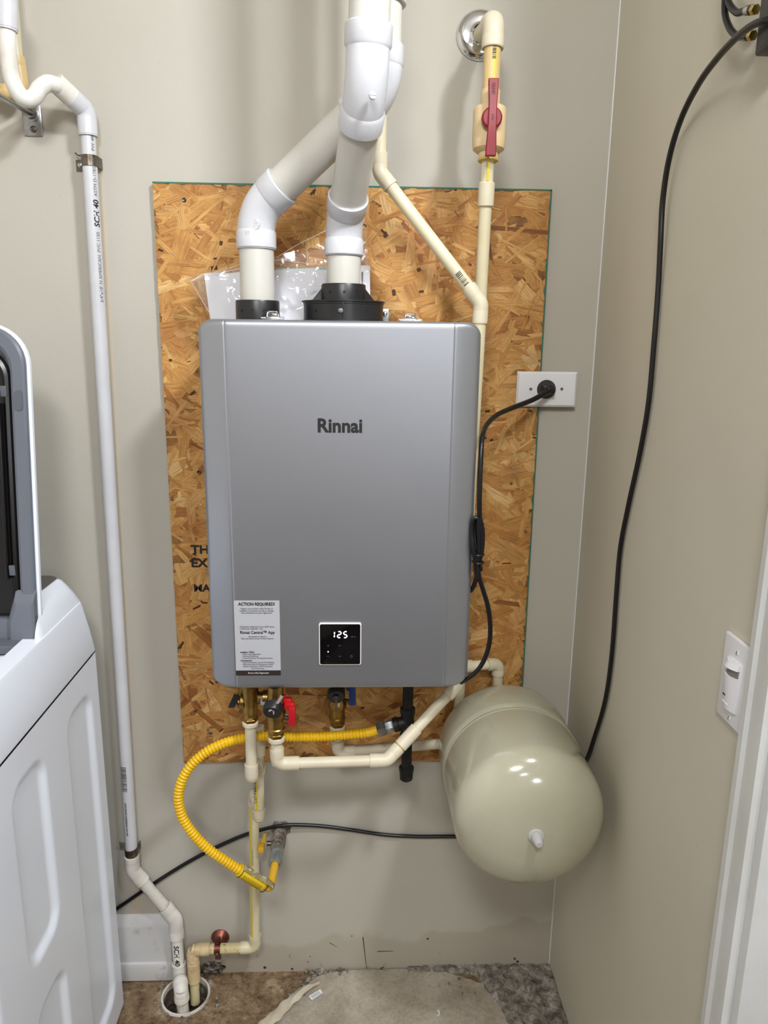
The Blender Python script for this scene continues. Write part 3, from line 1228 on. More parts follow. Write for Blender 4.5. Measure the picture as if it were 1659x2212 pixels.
# vent collars on top
VL = at(555, 600, -0.152)
VR = at(742, 590, -0.150)
col_ = MB()
col_.lathe((VL.x, VL.y, HT - 0.002), (0, 0, 1), [(0, .0395), (.004, .0395), (.0045, .0387), (.034, .0387), (.036, .0378), (.036, .0315), (.030, .0312), (.030, 0)], 48)
ci = col_.build('intake_collar', M_blackp, wh)
for a in (-0.65, -0.12, 0.42):
    p = V((VL.x + math.sin(a) * .0385, VL.y - math.cos(a) * .0385, HT + 0.016))
    MB().lathe(p, V((math.sin(a), -math.cos(a), 0)), [(0, .0024), (.0008, .0024), (.0006, .0012), (.0001, .0)], 12).build('hole', M_hole, ci)
c2 = MB()
c2.lathe((VR.x, VR.y, HT - 0.002), (0, 0, 1), [(0, .0735), (.004, .0735), (.0045, .0712), (.030, .0712), (.031, .0722), (.034, .0722), (.0345, .0745), (.0365, .0745), (.037, .072), (.037, .0400), (.064, .0395), (.066, .0385), (.066, .0315), (.060, .031), (.060, 0)], 56)
for a in (-1.35, 1.35, 0.0, PI, PI - 1.2, PI + 1.2):
    if abs(a) < 0.1:
        continue
    u = V((math.sin(a), -math.cos(a), 0))
    w = V((-u.y, u.x, 0)) * 0.0012
    b = V((VR.x, VR.y, HT + 0.034))
    c2.prism([b + u * .038 - w, b + u * .058 - w, b + u * .040 + V((0, 0, .022)) - w], w * 2)
ce = c2.build('exhaust_collar', M_blackp, wh, angle=30)
for a, z, r in ((-0.62, .049, .0395), (0.05, .049, .0395), (0.68, .049, .0395), (-0.72, .017, .0712), (0.62, .017, .0712)):
    u = V((math.sin(a), -math.cos(a), 0))
    MB().lathe(V((VR.x, VR.y, HT + z)) + u * (r - .0002), u, [(0, .0024), (.0008, .0024), (.0006, .0012), (.0001, 0)], 12).build('hole', M_hole, ce)
u = V((math.sin(-0.05), -math.cos(-0.05), 0))
so = V((VR.x, VR.y, HT + .017)) + u * .0712
sc1 = MB().lathe(so, u, [(0, .0049), (.0012, .0049), (.0028, .0036), (.0031, 0)], 18)
for R_ in (0, PI / 2):
    rr = Matrix.Rotation(R_ + .4, 3, 'Y')
    sc1.box(so + u * .0031, (.0042, .0009, .0009), rot=rr)
sc1.build('screw', M_steel, ce)
ccl = MB().box((VR.x - 0.0, VR.y - 0.0718, HT + 0.018), (0.0016, 0.003, 0.034), 0.0004)
ccl.build('clamp_seam', M_blackp, ce)

# ================================================================== vent pipes (PVC)
RV, RVS = 0.03015, 0.0347


def lerp(a, b, t):
    return V(a).lerp(V(b), t)


def toward(a, b, d):
    a, b = V(a), V(b)
    return a + (b - a).normalized() * d


P0 = V((VL.x, VL.y, HT + 0.028))
P1 = at(556, 455, VL.y)
P1.x = P0.x + 0.001
P2 = at(824, 196, -0.238)
P3 = V((P2.x + 0.004, P2.y, 2.72))
vl = thing('vent_pipe', 'white plastic vent pipe rising left then slanting back to the right', 'vent pipe', P0)
e1a, e1b = toward(P1, P0, 0.064), toward(P1, P2, 0.066)
pipe(P0, toward(e1a, P1, 0.01), RV, 40).build('pipe', M_pvcpipe, vl)
elbow(e1a, P1, e1b, RV * 1.09, RVS, 0.030, 0.075, 44).build('elbow', M_pvc, vl)
e2a, e2b = toward(P2, P1, 0.062), toward(P2, P3, 0.064)
pipe(toward(e1b, P1, 0.01), toward(e2a, P2, 0.01), RV, 40).build('pipe', M_pvcpipe, vl)
elbow(e2a, P2, e2b, RV * 1.09, RVS, 0.030, 0.075, 44).build('elbow', M_pvc, vl)
pipe(toward(e2b, P2, 0.01), P3, RV, 40).build('pipe', M_pvcpipe, vl)
zz_ = at(860, 5, P2.y).z
pc = MB().lathe((P2.x + 0.003, P2.y, zz_ - 0.004), (0, 0, 1), [(0, RVS * .97), (.002, RVS), (.05, RVS)], 44)
pc.build('coupling', M_pvc, vl)
# moulded seal on the first elbow and printed boxes on its socket
eo = at(545, 486, 0)
sl = MB()
ec = at(546, 484, VL.y - RV * 1.02)
nn = V((-0.30, -0.92, 0.10)).normalized()
sl.lathe(ec - nn * 0.0045, nn, [(0, .0125), (.0052, .0125), (.0060, .0118), (.0062, 0)], 28)
sl.build('moulded_seal', M_pvc, vl)
ZUP = V((0, 0, 1))
em = MB()
uu = V((0.95, -0.31, 0)).normalized()
for k, wdt in enumerate((.006, .011, .010, .007)):
    x = -wdt
    while x < wdt:
        dash = random.uniform(.0012, .0030)
        c = ec + nn * 0.0020 + V((0, 0, .0066 - .0045 * k)) + uu * (x + dash / 2)
        em.add([c - uu * dash / 2 - ZUP * .0009, c + uu * dash / 2 - ZUP * .0009, c + uu * dash / 2 + ZUP * .0009, c - uu * dash / 2 + ZUP * .0009], [(0, 1, 2, 3)])
        x += dash + .0009
em.build('moulded_text', M_pvcpipe, vl, angle=0)
em = MB()
sc_ = V((e1a.x, e1a.y, e1a.z + 0.016))
for zo, tx_, sz in ((.0075, 'ST  2', .0085),):
    vs_, fs_ = text_geo(tx_, sz, bold=.01)
    rr = RVS + 0.0003
    em.add([V((sc_.x + rr * math.sin((x - .006) / rr), sc_.y - rr * math.cos((x - .006) / rr), sc_.z + zo + y - 0.001)) for x, y in vs_], fs_)
em.build('moulded_text', M_pvcpipe, vl, angle=0)

Q0 = V((VR.x, VR.y, HT + 0.058))
Q1 = at(744, 481, VR.y)
Q1.x = Q0.x + 0.001
Q2 = at(791, 196, -0.330)
Q3 = at(798, 30, -0.336)
Q3 = Q2 + (Q3 - Q2).normalized() * ((2.72 - Q2.z) / (Q3 - Q2).normalized().z)
vr = thing('vent_pipe', 'white plastic vent pipe leaning forward out of the wide black collar', 'vent pipe', Q0)
f1a, f1b = toward(Q1, Q0, 0.056), toward(Q1, Q2, 0.056)
pipe(Q0, toward(f1a, Q1, 0.01), RV, 40).build('pipe', M_pvcpipe, vr)
elbow(f1a, Q1, f1b, RV * 1.07, RVS, 0.028, 0.07, 44).build('elbow', M_pvc, vr)
f2a, f2b = toward(Q2, Q1, 0.060), toward(Q2, Q3, 0.086)
pipe(toward(f1b, Q1, 0.01), toward(f2a, Q2, 0.01), RV, 40).build('pipe', M_pvcpipe, vr)
elbow(f2a, Q2, f2b, RV * 1.06, RVS, 0.030, 0.09, 44).build('elbow', M_pvc, vr)
pipe(toward(f2b, Q2, 0.01), Q3, RV, 40).build('pipe', M_pvcpipe, vr)
mk = MB()
cm = at(805, 206, -0.330 - RV * 1.05)
nm = V((0.22, -0.97, 0.08)).normalized()
mk.lathe(cm - nm * .003, nm, [(0, .0052), (.0042, .0050), (.0044, 0)], 20)
mk.box(cm + nm * .0015, (.0100, .0012, .0008), rot=Matrix.Rotation(0.22, 3, 'Z'))
mk.build('moulded_mark', M_pvc, vr)
bt = at(789, 470, VR.y)
MB().lathe((Q1.x + RV * 1.0, VR.y, bt.z), (1, 0, 0), [(0, .011), (.0042, .011), (.0052, .0095), (.0054, 0)], 22).build('moulded_seal', M_pvc, vr)

# ================================================================== documents in a plastic bag, on top of the heater
bk = thing('manual_bag', 'clear plastic bag holding grey-white manuals, wedged behind the vent pipes', 'plastic bag', V((at(580, 660, -.06).x, -0.06, HT)))
b0, b1 = at(441, 592, -0.066), at(702, 575, -0.066)
MB().prism([V((b0.x + .007, -.060, HT)), V((b1.x + .02, -.060, HT)), V((b1.x + .02, -.060, b1.z)), V((b0.x, -.066, b0.z))], (0, 0.006, 0)).build('booklet', mat('booklet_cover', (240, 241, 246), 0.5), bk, angle=0)
c0_, c1_ = at(597, 579, -0.066), at(702, 574, -0.066)
MB().prism([V((c0_.x, -.0605, c0_.z - .0005)), V((b1.x + .02, -.0605, b1.z - .0015)), V((b1.x + .02, -.0605, b1.z - .005)), V((c0_.x, -.0605, c0_.z - .005))], (0, -0.0004, 0)).build('booklet_edge', mat('aqua_paper_edge', (160, 214, 206), 0.5), bk, angle=0)


def film_sheet(corners, nu, nv, amp, seed, yoff):
    A, B, C, D = [V(c) for c in corners]     # bl br tr tl
    vs, fs = [], []
    for j in range(nv + 1):
        for i in range(nu + 1):
            u, v = i / nu, j / nv
            p = A.lerp(B, u).lerp(D.lerp(C, u), v)
            q = V((p.x * 16, p.z * 16, seed))
            n1 = abs(mnoise.noise(q)) * 2 - 0.6
            n2 = abs(mnoise.noise(q * 2.6 + V((3, 1, 5)))) - 0.3
            e = min(1.0, 4 * min(u, 1 - u, v + 0.15, 1 - v) + 0.25)
            n3 = abs(mnoise.noise(V((p.x * 60 + p.z * 34, p.z * 22 - p.x * 9, seed + 4)))) - 0.25
            dy = min(0.9, n1 * 0.7 + n2 * 0.6 + n3 * 0.35)
            vs.append((p.x, p.y + yoff + amp * dy * e, p.z))
    for j in range(nv):
        for i in range(nu):
            a = j * (nu + 1) + i
            fs.append((a, a + 1, a + nu + 2, a + nu + 1))
    return MB().add(vs, fs)


ba, bb_, bc, bd = at(460, 681, -.075), at(800, 684, -.075), at(792, 498, -.055), at(411, 606, -.075)
ba.z = bb_.z = HT + 0.0005
film_sheet((ba, bb_, bc, bd), 70, 36, 0.009, 2.0, -0.004).build('bag_front', M_film, bk, angle=180)
bgm = [at(460, 681, -.03), at(790, 684, -.03), at(770, 520, -.035), at(420, 600, -.035)]
bgm[0].z = bgm[1].z = HT + 0.0005
film_sheet(bgm, 50, 26, 0.005, 8.0, 0.0).build('bag_back', M_film, bk, angle=180)
# folded bright edge of the bag
be = [at(x, y, -.072) for x, y in ((415, 607), (440, 592), (480, 588), (520, 580), (560, 571), (600, 562), (640, 566), (670, 570), (700, 571))]
M_filmedge = NT('bag_film_fold')
M_filmedge.setb(**{'Base_Color': (0.93, 0.93, 0.95, 1), 'Roughness': 0.15, 'Alpha': 0.6})
M_filmedge = M_filmedge.m
MB().tube(smooth_path(be, 6), 0.0007, 6).build('bag_fold', M_filmedge, bk)
for ed in (((411, 606), (425, 630), (440, 655), (456, 681)), ((411, 606), (450, 592), (500, 578), (522, 570)), ((598, 556), (640, 530), (680, 510), (712, 494)), ((605, 575), (618, 560), (632, 551), (645, 560))):
    MB().tube(smooth_path([at(x, y, -.078) for x, y in ed], 5), 0.0005, 6).build('bag_fold', M_filmedge, bk)
sb = MB()
w0, w1 = at(757, 574, -.04), at(799, 573, -.04)
sheet = MB().prism([V((w0.x, -.036, HT)), V((w1.x + .002, -.036, HT)), V((w1.x, -.040, w1.z)), V((w0.x, -.040, w0.z))], (0, 0.004, 0)).build('leaflet', M_paper, bk, angle=0)
lf = MB()
for k in range(9):
    c = at(783, 601, -.0412) + V((0, 0, -.010 + k * .0025))
    lf.add([c + V((-.0016, 0, 0)), c + V((.0016, 0, 0)), c + V((.0016, 0, .0016)), c + V((-.0016, 0, .0016))], [(0, 1, 2, 3)])
lf.build('print', M_ink, sheet, angle=0)

# ================================================================== cold water line (cream CPVC) with its ball valve
RC, RCF = 0.0111, 0.0137
W0 = at(1036, 77, 0)
E0 = at(1067, 47, -0.145)
VB1 = at(1054, 349, -0.160)      # lower end of the ball valve
VB0 = at(1060, 196, -0.152)      # upper end
C1 = at(996, 1440, -0.062)
C2 = V((at(986, 1505, -0.05).x + 0.004, -0.052, at(850, 1605, -0.052).z))
cw = thing('cold_water_line', 'cream plastic water pipe running down from the red-handled ball valve', 'water pipe', W0)
RT = 0.0143
pipe(W0 + V((0, 0.0, 0)), toward(E0, W0, 0.012), RT).build('pipe', M_cpvc, cw)
elbow(toward(E0, W0, 0.036), E0, toward(E0, VB0, 0.042), RT * 1.27, RT * 1.31, 0.02, 0.017).build('elbow', M_cpvcfit, cw)
up_pipe = pipe(toward(E0, VB0, 0.03), VB0, RT)
uo = up_pipe.build('pipe', M_cpvctan, cw)
dv = (VB0 - E0).normalized()
stp = MB()
for k in range(1):
    n_ = V((0.28, -1, 0)).normalized()
    A, B = toward(E0, VB0, 0.043), V(VB0)
    side = dv.cross(n_).normalized()
    for (a0, wdt) in ((0.10, 0.0028),):
        vs = []
        m = 12
        for i in range(m + 1):
            p = A.lerp(B, i / m)
            for q in (-1, 0, 1):
                an = a0 + q * wdt / RT
                vs.append(p + (n_ * math.cos(an) + side * math.sin(an)) * (RT + .0002))
        stp.add(vs, [(i * 3 + k2, i * 3 + k2 + 1, i * 3 + k2 + 4, i * 3 + k2 + 3) for i in range(m) for k2 in range(2)])
stp.build('stripe', M_ystripe, uo, angle=60)


def barcode(mb, A, d, n_, r, L, hgt, seed=1, center=0.0):
    """bars stacked along pipe direction d, wrapped on radius r"""
    random.seed(seed)
    d = V(d).normalized()
    n_ = (V(n_) - d * V(n_).dot(d)).normalized()
    s2 = d.cross(n_)
    x = 0.0
    while x < L:
        w = random.choice((.0006, .0010, .0016))
        vs = []
        for q in range(6):
            an = center + (q / 5 - .5) * hgt / r
            for t in (x, x + w):
                vs.append(V(A) + d * t + (n_ * math.cos(an) + s2 * math.sin(an)) * r)
        mb.add(vs, [(2 * q, 2 * q + 1, 2 * q + 3, 2 * q + 2) for q in range(5)])
        x += w + random.choice((.0006, .0009, .0014))


bcm = MB()
pA = E0.lerp(VB0, 0.40)
barcode(bcm, pA - dv * 0.006, dv, (0.02, -1, 0), RT + .0003, 0.026, 0.0065, 3, -0.05)
bcm.build('printed_barcode', M_ink, uo, angle=60)
# lower thin pipe, coupling, long drop
K0, K1 = at(1049, 393, -0.160), at(1047, 445, -0.160)
axd = (C1 - VB1).normalized()
K0 = VB1 + axd * (K0 - VB1).length
K1 = VB1 + axd * (K1 - VB1).length
pipe(toward(VB1, E0, 0.01), C1, RC).build('pipe', M_cpvc, cw)
coupling(K0, K1, RCF + .0004).build('coupling', M_cpvcfit, cw)
gs = MB()
for k in range(2):
    vs = []
    A, B = V(VB1) + axd * .002, K0
    n_ = V((0.15, -1, 0)).normalized()
    s2 = axd.cross(n_).normalized()
    for i in range(9):
        p = A.lerp(B, i / 8)
        for q in (-1, 1):
            an = 0.15 + q * (0.20 + 0.05 * math.sin(i * 2.1))
            vs.append(p + (n_ * math.cos(an) + s2 * math.sin(an)) * (RC + .0002))
gs.add(vs, [(2 * i, 2 * i + 1, 2 * i + 3, 2 * i + 2) for i in range(8)])
gs.build('stripe', M_ystripe, cw, angle=60)
# tee behind the heater, branch to the expansion tank, drop to the lower run
tee = coupling(C1 + V((0, 0, .022)), C1 - V((0, 0, .022)), RCF)
TE = at(1076, 1434, -0.040)
tee.lathe(C1, (TE - C1), [(0, RCF), (.024, RCF), (.025, RCF - .001)], 28)
tee.build('tee', M_cpvcfit, cw)
pipe(C1, TE, RC).build('pipe', M_cpvc, cw)
TD = V((at(1076, 1480, -0.034).x, -0.034, 0.70))
elbow(toward(TE, C1, 0.026), TE, toward(TE, TD, 0.026), RCF * .97, RCF, 0.014, 0.013).build('elbow', M_cpvcfit, cw)
pipe(TE, TD, RC).build('pipe', M_cpvc, cw)
pipe(C1, C2, RC).build('pipe', M_cpvc, cw)
CV = at(729, 1570, -0.120)       # cold valve outlet
C4 = at(734, 1624, -0.116)
C4.x = CV.x + 0.001
elbow(toward(C2, C1, 0.026), C2, toward(C2, C4, 0.026), RCF * .97, RCF, 0.014, 0.013).build('elbow', M_cpvcw, cw)
pipe(C2, C4, RC).build('pipe', M_cpvcw, cw)
elbow(toward(C4, C2, 0.034), C4, toward(C4, CV, 0.030), RCF * .98, RCF, 0.018, 0.014).build('elbow', M_cpvcw, cw)
pipe(C4, CV, RC).build('pipe', M_cpvcw, cw)

# chrome escutcheon on the wall
es = MB().lathe(W0 + V((0, -0.0002, 0)), (0, -1, 0), [(0, .0430), (.003, .0432), (.008, .0400), (.0105, .0340), (.0115, .0270), (.0120, .0200), (.0160, .0165), (.0165, RT + .0006), (.0005, RT + .0004)], 56)
tag(es.build('escutcheon', M_chrome, base=W0), 'round chrome escutcheon where the cream pipe leaves the wall', 'escutcheon')

# ball valve
vd_ = (VB1 - VB0).normalized()
bv = thing('ball_valve', 'tan plastic ball valve with a long red handle', 'valve', VB1)
Lv = (VB1 - VB0).length
MB().lathe(VB0, vd_, [(0, .0155), (.001, .0166), (.026, .0166), (.028, .0262), (.031, .0282), (.084, .0285), (.094, .0268), (.099, .0200), (.100, .0166), (Lv - .001, .0166), (Lv, .0150)], 44).build('body', M_cpvcvalve, bv)
MB().lathe(VB1 - vd_ * .0045, vd_, [(0, .0172), (.004, .0174), (.005, .0160)], 40).build('glue_ring', M_glue, bv)
hcn = VB0 + vd_ * 0.056
hn = V((-0.06, -1.0, 0.0)).normalized()
hcn = VB0 + vd_ * 0.053
knob = hcn + hn * 0.026
hnd = MB()
hnd.lathe(knob, hn, [(0, .010), (.004, .0155), (.007, .0172), (.015, .0168), (.017, .0155), (.0172, 0)], 36)
# lever bar, slightly waisted and bent away at its ends
uz = -vd_
ur = uz.cross(hn).normalized()
prof_ = [(-.060, .0088, .017), (-.045, .0086, .0185), (-.025, .0075, .0215), (-.010, .0070, .0225), (.010, .0068, .0225), (.025, .0070, .0215), (.045, .0080, .019), (.060, .0086, .0175)]
vs, fs = [], []
for (t, hw, d) in prof_:
    cen_ = knob + uz * t
    for (a, b) in ((-hw, d - .009), (hw, d - .009), (hw, d), (-hw, d)):
        vs.append(cen_ + ur * a + hn * b)
for i in range(len(prof_) - 1):
    for k in range(4):
        q = (k + 1) % 4
        fs.append((i * 4 + k, i * 4 + q, i * 4 + 4 + q, i * 4 + 4 + k))
fs += [(0, 1, 2, 3), tuple(range(len(vs) - 4, len(vs)))]
hnd.add(vs, fs)
ho = hnd.build('handle', M_red, bv, angle=30)
bv_ = ho.modifiers.new('bevel', 'BEVEL')
bv_.width = 0.0014
bv_.segments = 2
bv_.limit_method = 'ANGLE'
bv_.angle_limit = math.radians(50)
hp = MB()
text_flat(hp, 'GLOBE', 0.0070, knob + uz * .042 + hn * .0205, -uz, ur, bold=.02)
text_flat(hp, 'NSF', 0.0062, knob - uz * .002 + hn * .0229, -uz, ur, bold=.02)
hp.build('moulded_text', mat('dark_red_print', (96, 10, 24), 0.5), ho, angle=0)

# ================================================================== hot water line
H0 = at(820, 372, -0.142)
H1 = at(1039, 655, -0.180)
HBt = at(985, 1478, -0.205)
HC = at(836, 1648, -0.222)
HD = at(605, 1650, -0.228)
HV = at(597, 1594, -0.228)
HD.x = HV.x + 0.001
HC.z = HD.z + 0.002
HBt2 = H1.lerp(at(991, 1476, -0.138), 0.6)
hw_ = thing('hot_water_line', 'cream plastic water pipe slanting across the board, then along the heater bottom', 'water pipe', HD)
HTOP = V((H0.x, H0.y, 2.72))
pipe(toward(H0, HTOP, 0.02), HTOP, RC).build('pipe', M_cpvc, hw_)
elbow(toward(H0, HTOP, 0.032), H0, toward(H0, H1, 0.032), RCF * .98, RCF, 0.020, 0.02).build('elbow', M_cpvcfit, hw_)
dg = pipe(H0, H1, RC).build('pipe', M_cpvc, hw_)
bcm = MB()
dd = (H1 - H0).normalized()
barcode(bcm, H1 - dd * 0.066, dd, V((-0.15, -1, 0.15)), RC + .0003, 0.026, 0.011, 5, 0.1)
bcm.build('printed_barcode', M_ink, dg, angle=60)
elbow(toward(H1, H0, 0.036), H1, toward(H1, HBt2, 0.034), RCF * .98, RCF, 0.022, 0.02).build('elbow', M_cpvcfit, hw_)
pipe(H1, HBt2, RC).build('pipe', M_cpvc, hw_)
pb = at(985, 1490, -0.205)
HB3 = V((HBt2.x, HBt2.y, pb.z + 0.005))
HB3 = at(991, 1476, -0.138)
pipe(HBt2, HB3, RC).build('pipe', M_cpvc, hw_)
HBt = HB3
elbow(toward(HBt, HBt2, 0.030), HBt, toward(HBt, HC, 0.036), RCF * .98, RCF, 0.018, 0.018).build('elbow', M_cpvcw, hw_)
pipe(HBt, HC, RC).build('pipe', M_cpvcw, hw_)
elbow(toward(HC, HBt, 0.034), HC, toward(HC, HD, 0.034), RCF * .98, RCF, 0.018, 0.02).build('elbow', M_cpvcw, hw_)
dc = (HBt - HC).normalized()
coupling(HC + dc * .036, HC + dc * .085, RCF).build('coupling', M_cpvcw, hw_)
coupling(HC + dc * .0335, HC + dc * .0365, RC + .0012).build('glue_ring', M_glue, hw_)
pipe(HC, HD, RC).build('pipe', M_cpvcw, hw_)
elbow(toward(HD, HC, 0.042), HD, toward(HD, HV, 0.034), RCF * .99, RCF, 0.020, 0.016).build('elbow', M_cpvcw, hw_)
pipe(HD, HV, RC).build('pipe', M_cpvcw, hw_)

# ================================================================== brass service valves under the heater
ZU = V((0, 0, 1))


def brass_valve(name, label, base, top, lever_mat, lever_pts, purge):
    t_ = thing(name, label, 'valve', base)
    L = top - base.z
    cp_ = MB().lathe(base + V((0, 0, -.006)), ZU, [(0, .0125), (.001, .0160), (.008, .0160), (.009, .0150)], 32)
    cp_.build('adapter_ring', M_cpvcw, t_)
    hexnut(base + V((0, 0, .003)), base + V((0, 0, .011)), .0155).build('nut', M_brass, t_)
    MB().lathe(base + V((0, 0, .010)), ZU, [(0, .0125), (.004, .0135), (.006, .0165), (.012, .0170), (.014, .0150), (.034, .0155), (.036, .0185), (.046, .0188), (.050, .0160), (L - .012, .0150), (L - .010, .0170)], 36).build('body', M_brass, t_)
    return t_


# hot service valve with a black purge cap and red levers
hv = brass_valve('hot_service_valve', 'brass service valve with black cap and red levers below the heater', HV, HB, M_redv, None, True)
cpc = at(589, 1535, -0.266)
cn = V((-0.10, -0.85, -0.42)).normalized()
body_c = HV + V((0, 0, .048))
MB().tube([body_c, cpc - cn * .010], 0.0110, 20).build('purge_port', M_brass, hv)
cap_ = MB().lathe(cpc - cn * .012, cn, [(0, .0165), (.001, .0178), (.015, .0178), (.0175, .0165), (.018, 0)], 40)
co2 = cap_.build('cap', M_blackp, hv)
stp_ = MB()
sp1 = cpc + cn * .0090
a_ = at(589, 1534, sp1.y)
b_ = at(609, 1503, sp1.y + 0.012)
dd = (b_ - a_).normalized()
sd = dd.cross(cn).normalized()
stp_.prism([a_ - sd * .0020, b_ - sd * .0032, b_ + sd * .0032, a_ + sd * .0020], cn * .0016)
for sg_ in (-1, 1):
    stp_.prism([a_ + sd * sg_ * .0008, a_ - dd * .0055 + sd * sg_ * .0055, a_ - dd * .0035 + sd * sg_ * .0066, a_ + dd * .002 + sd * sg_ * .0028], cn * .0016)
stp_.build('cap_strap', mat('grey_cap_strap', (150, 142, 146), 0.4), co2)
rl = MB()
l0, l1 = at(630, 1526, -0.232), at(631, 1568, -0.236)
rl.box((l0 + l1) / 2, (.0125, .010, (l0 - l1).length), .0015, rot=Matrix.Rotation(0.02, 3, 'Y'))
rl.box(l0 + V((-.004, .002, .001)), (.020, .012, .014), .003)
rlo = rl.build('lever', M_redv, hv)
r2 = MB()
l2 = at(617, 1512, -0.222)
r2.box(l2 + V((.004, 0, -.002)), (.016, .010, .014), .003)
r2.box(l2 + V((-.004, 0, .006)), (.010, .009, .012), .003)
r2.build('lever', M_redv, hv)
MB().tube([body_c + V((.006, 0, -.004)), V((l0.x - .006, l0.y, body_c.z - .004))], 0.0040, 12).build('stem', M_steeldark, hv)
sw_ = at(612, 1541, -0.228)
MB().tube([V((body_c.x + .012, l0.y, sw_.z)), V((l0.x - .004, l0.y, sw_.z))], 0.0016, 8).build('pin', M_steel, hv)
# upper horizontal brass connection between the valves
# cold service valve
cvv = brass_valve('cold_service_valve', 'brass service valve with black cap and blue lever below the heater', CV, HB, M_blue, None, True)
ccp = at(726, 1500, -0.150)
body_c2 = CV + V((0, 0, .055))
MB().tube([body_c2, ccp + V((0, .010, .003))], 0.0110, 20).build('purge_port', M_brass, cvv)
cap2 = MB().lathe(ccp + V((0, .008, .002)), V((0, -.9, -.35)), [(0, .0165), (.001, .0180), (.013, .0180), (.015, .0165), (.0155, 0)], 40).build('cap', M_blackp, cvv)
ring_c = ccp + V((0, -.0095, -.0035))
rg = torus(ring_c, (0, -.9, -.35), .0048, .0012, 24, 8)
q0, q1 = at(725.5, 1503, ring_c.y), at(727.5, 1530, -0.146)
sd = V((1, 0, 0))
rg.prism([q0 - sd * .0022, q1 - sd * .0022, q1 + sd * .0022, q0 + sd * .0022], V((0, -.0015, 0)))
rg.build('cap_strap', mat('dark_grey_strap', (96, 92, 94), 0.4), cap2)
bl0, bl1 = at(761, 1492, -0.125), at(761, 1523, -0.128)
blv = MB().box((bl0 + bl1) / 2 + V((0, 0, .006)), (.0135, .009, (bl0 - bl1).length + .012), .0015)
blv.box(bl0 + V((-.003, .002, .006)), (.018, .011, .012), .003)
blv.build('lever', M_blue, cvv)
MB().tube([body_c2 + V((.006, 0, .006)), V((bl0.x - .004, bl0.y, body_c2.z + .006))], 0.0040, 12).build('stem', M_steeldark, cvv)

# relief valve at the left
RV0 = at(541, 1562, -0.200)
rvv = thing('relief_valve', 'brass pressure relief valve with a small black lever under the heater', 'valve', RV0)
Lr = HB - RV0.z
MB().lathe(RV0 + V((0, 0, -.004)), ZU, [(0, .0125), (.001, .0158), (.008, .0158), (.009, .0148)], 32).build('adapter_ring', M_cpvcw, rvv)
hexnut(RV0 + V((0, 0, .004)), RV0 + V((0, 0, .012)), .0152).build('nut', M_brass, rvv)
MB().lathe(RV0 + V((0, 0, .011)), ZU, [(0, .0120), (.004, .0140), (.0055, .0132), (.016, .0136), (.018, .0150), (.034, .0152), (.040, .0170), (Lr - .014, .0180), (Lr - .012, .0150)], 36).build('body', M_brass, rvv)
bp_ = RV0 + V((-.012, 0, .048))
MB().lathe(bp_, (-1, -0.15, 0), [(0, .0150), (.006, .0155), (.008, .0140), (.011, .0142), (.013, .0110), (.014, 0)], 30).build('spring_cap', M_brass, rvv)
rc = MB()
A, B = at(512, 1502, -0.212), at(500, 1527, -0.216)
dd = (B - A).normalized()
sd = V((0.85, 0.1, 0.5)).normalized()
sd = (sd - dd * sd.dot(dd)).normalized()
nn = dd.cross(sd)
rc.prism([A - sd * .006 + nn * .003, B - sd * .0055 + nn * .003, B + sd * .0055 + nn * .003, A + sd * .007 + nn * .003], -nn * .006)
rlv = rc.build('lever', M_blackp, rvv)
e_ = MB()
e_.box(B, (.0115, .0065, .0014), rot=Matrix.Rotation(0.0, 3, 'Y'))
e_.build('lever_end', M_steel, rlv)
MB().tube([bp_ + V((-.010, -.002, 0)), A + V((.002, 0, -.004))], 0.0032, 10).build('pin', M_brass, rvv)
# grey union to the hot side
un = MB().lathe(RV0 + V((.012, .004, .052)), (1, .0, .02), [(0, .010), (.004, .012), (.012, .012), (.014, .0145), (.026, .0145), (.028, .011), (HV.x - RV0.x - .012, .011)], 24)
un.build('union', M_brass, rvv)
hexnut(RV0 + V((.022, .004, .048)), RV0 + V((.036, .004, .0485)), .0165).build('nut', M_galv, rvv)

# ================================================================== relief discharge pipe (three offsets back to the wall, then to the drain)
D1 = at(543.5, 1682, -0.198)
D1.x = RV0.x - 0.001
D2 = V((at(561, 1660, -0.135).x - .002, -0.135, D1.z + .000))
D3 = at(560, 1768, -0.135)
D3.x = D2.x - .002
D4 = V((at(549, 1740, -0.055).x, -0.055, D3.z + .006))
D5 = at(551, 2046, -0.052)
D6 = at(416, 2046, -0.056)
D6.z = D5.z
D7 = at(414, 2172, -0.062)
D7.z = max(D7.z, -0.022)
D7.x = D6.x + .001
dp = thing('discharge_pipe', 'cream plastic discharge pipe stepping from the relief valve to the floor drain', 'drain pipe', D7)
pipe(RV0, D1, RC).build('pipe', M_cpvcw, dp)
elbow(toward(D1, RV0, 0.034), D1, toward(D1, D2, 0.026), RCF * .99, RCF, 0.022, 0.012).build('elbow', M_cpvcw, dp)
pipe(D1, D2, RC).build('pipe', M_cpvcw, dp)
elbow(toward(D2, D1, 0.024), D2, toward(D2, D3, 0.028), RCF * .98, RCF, 0.015, 0.012).build('elbow', M_cpvcfit, dp)
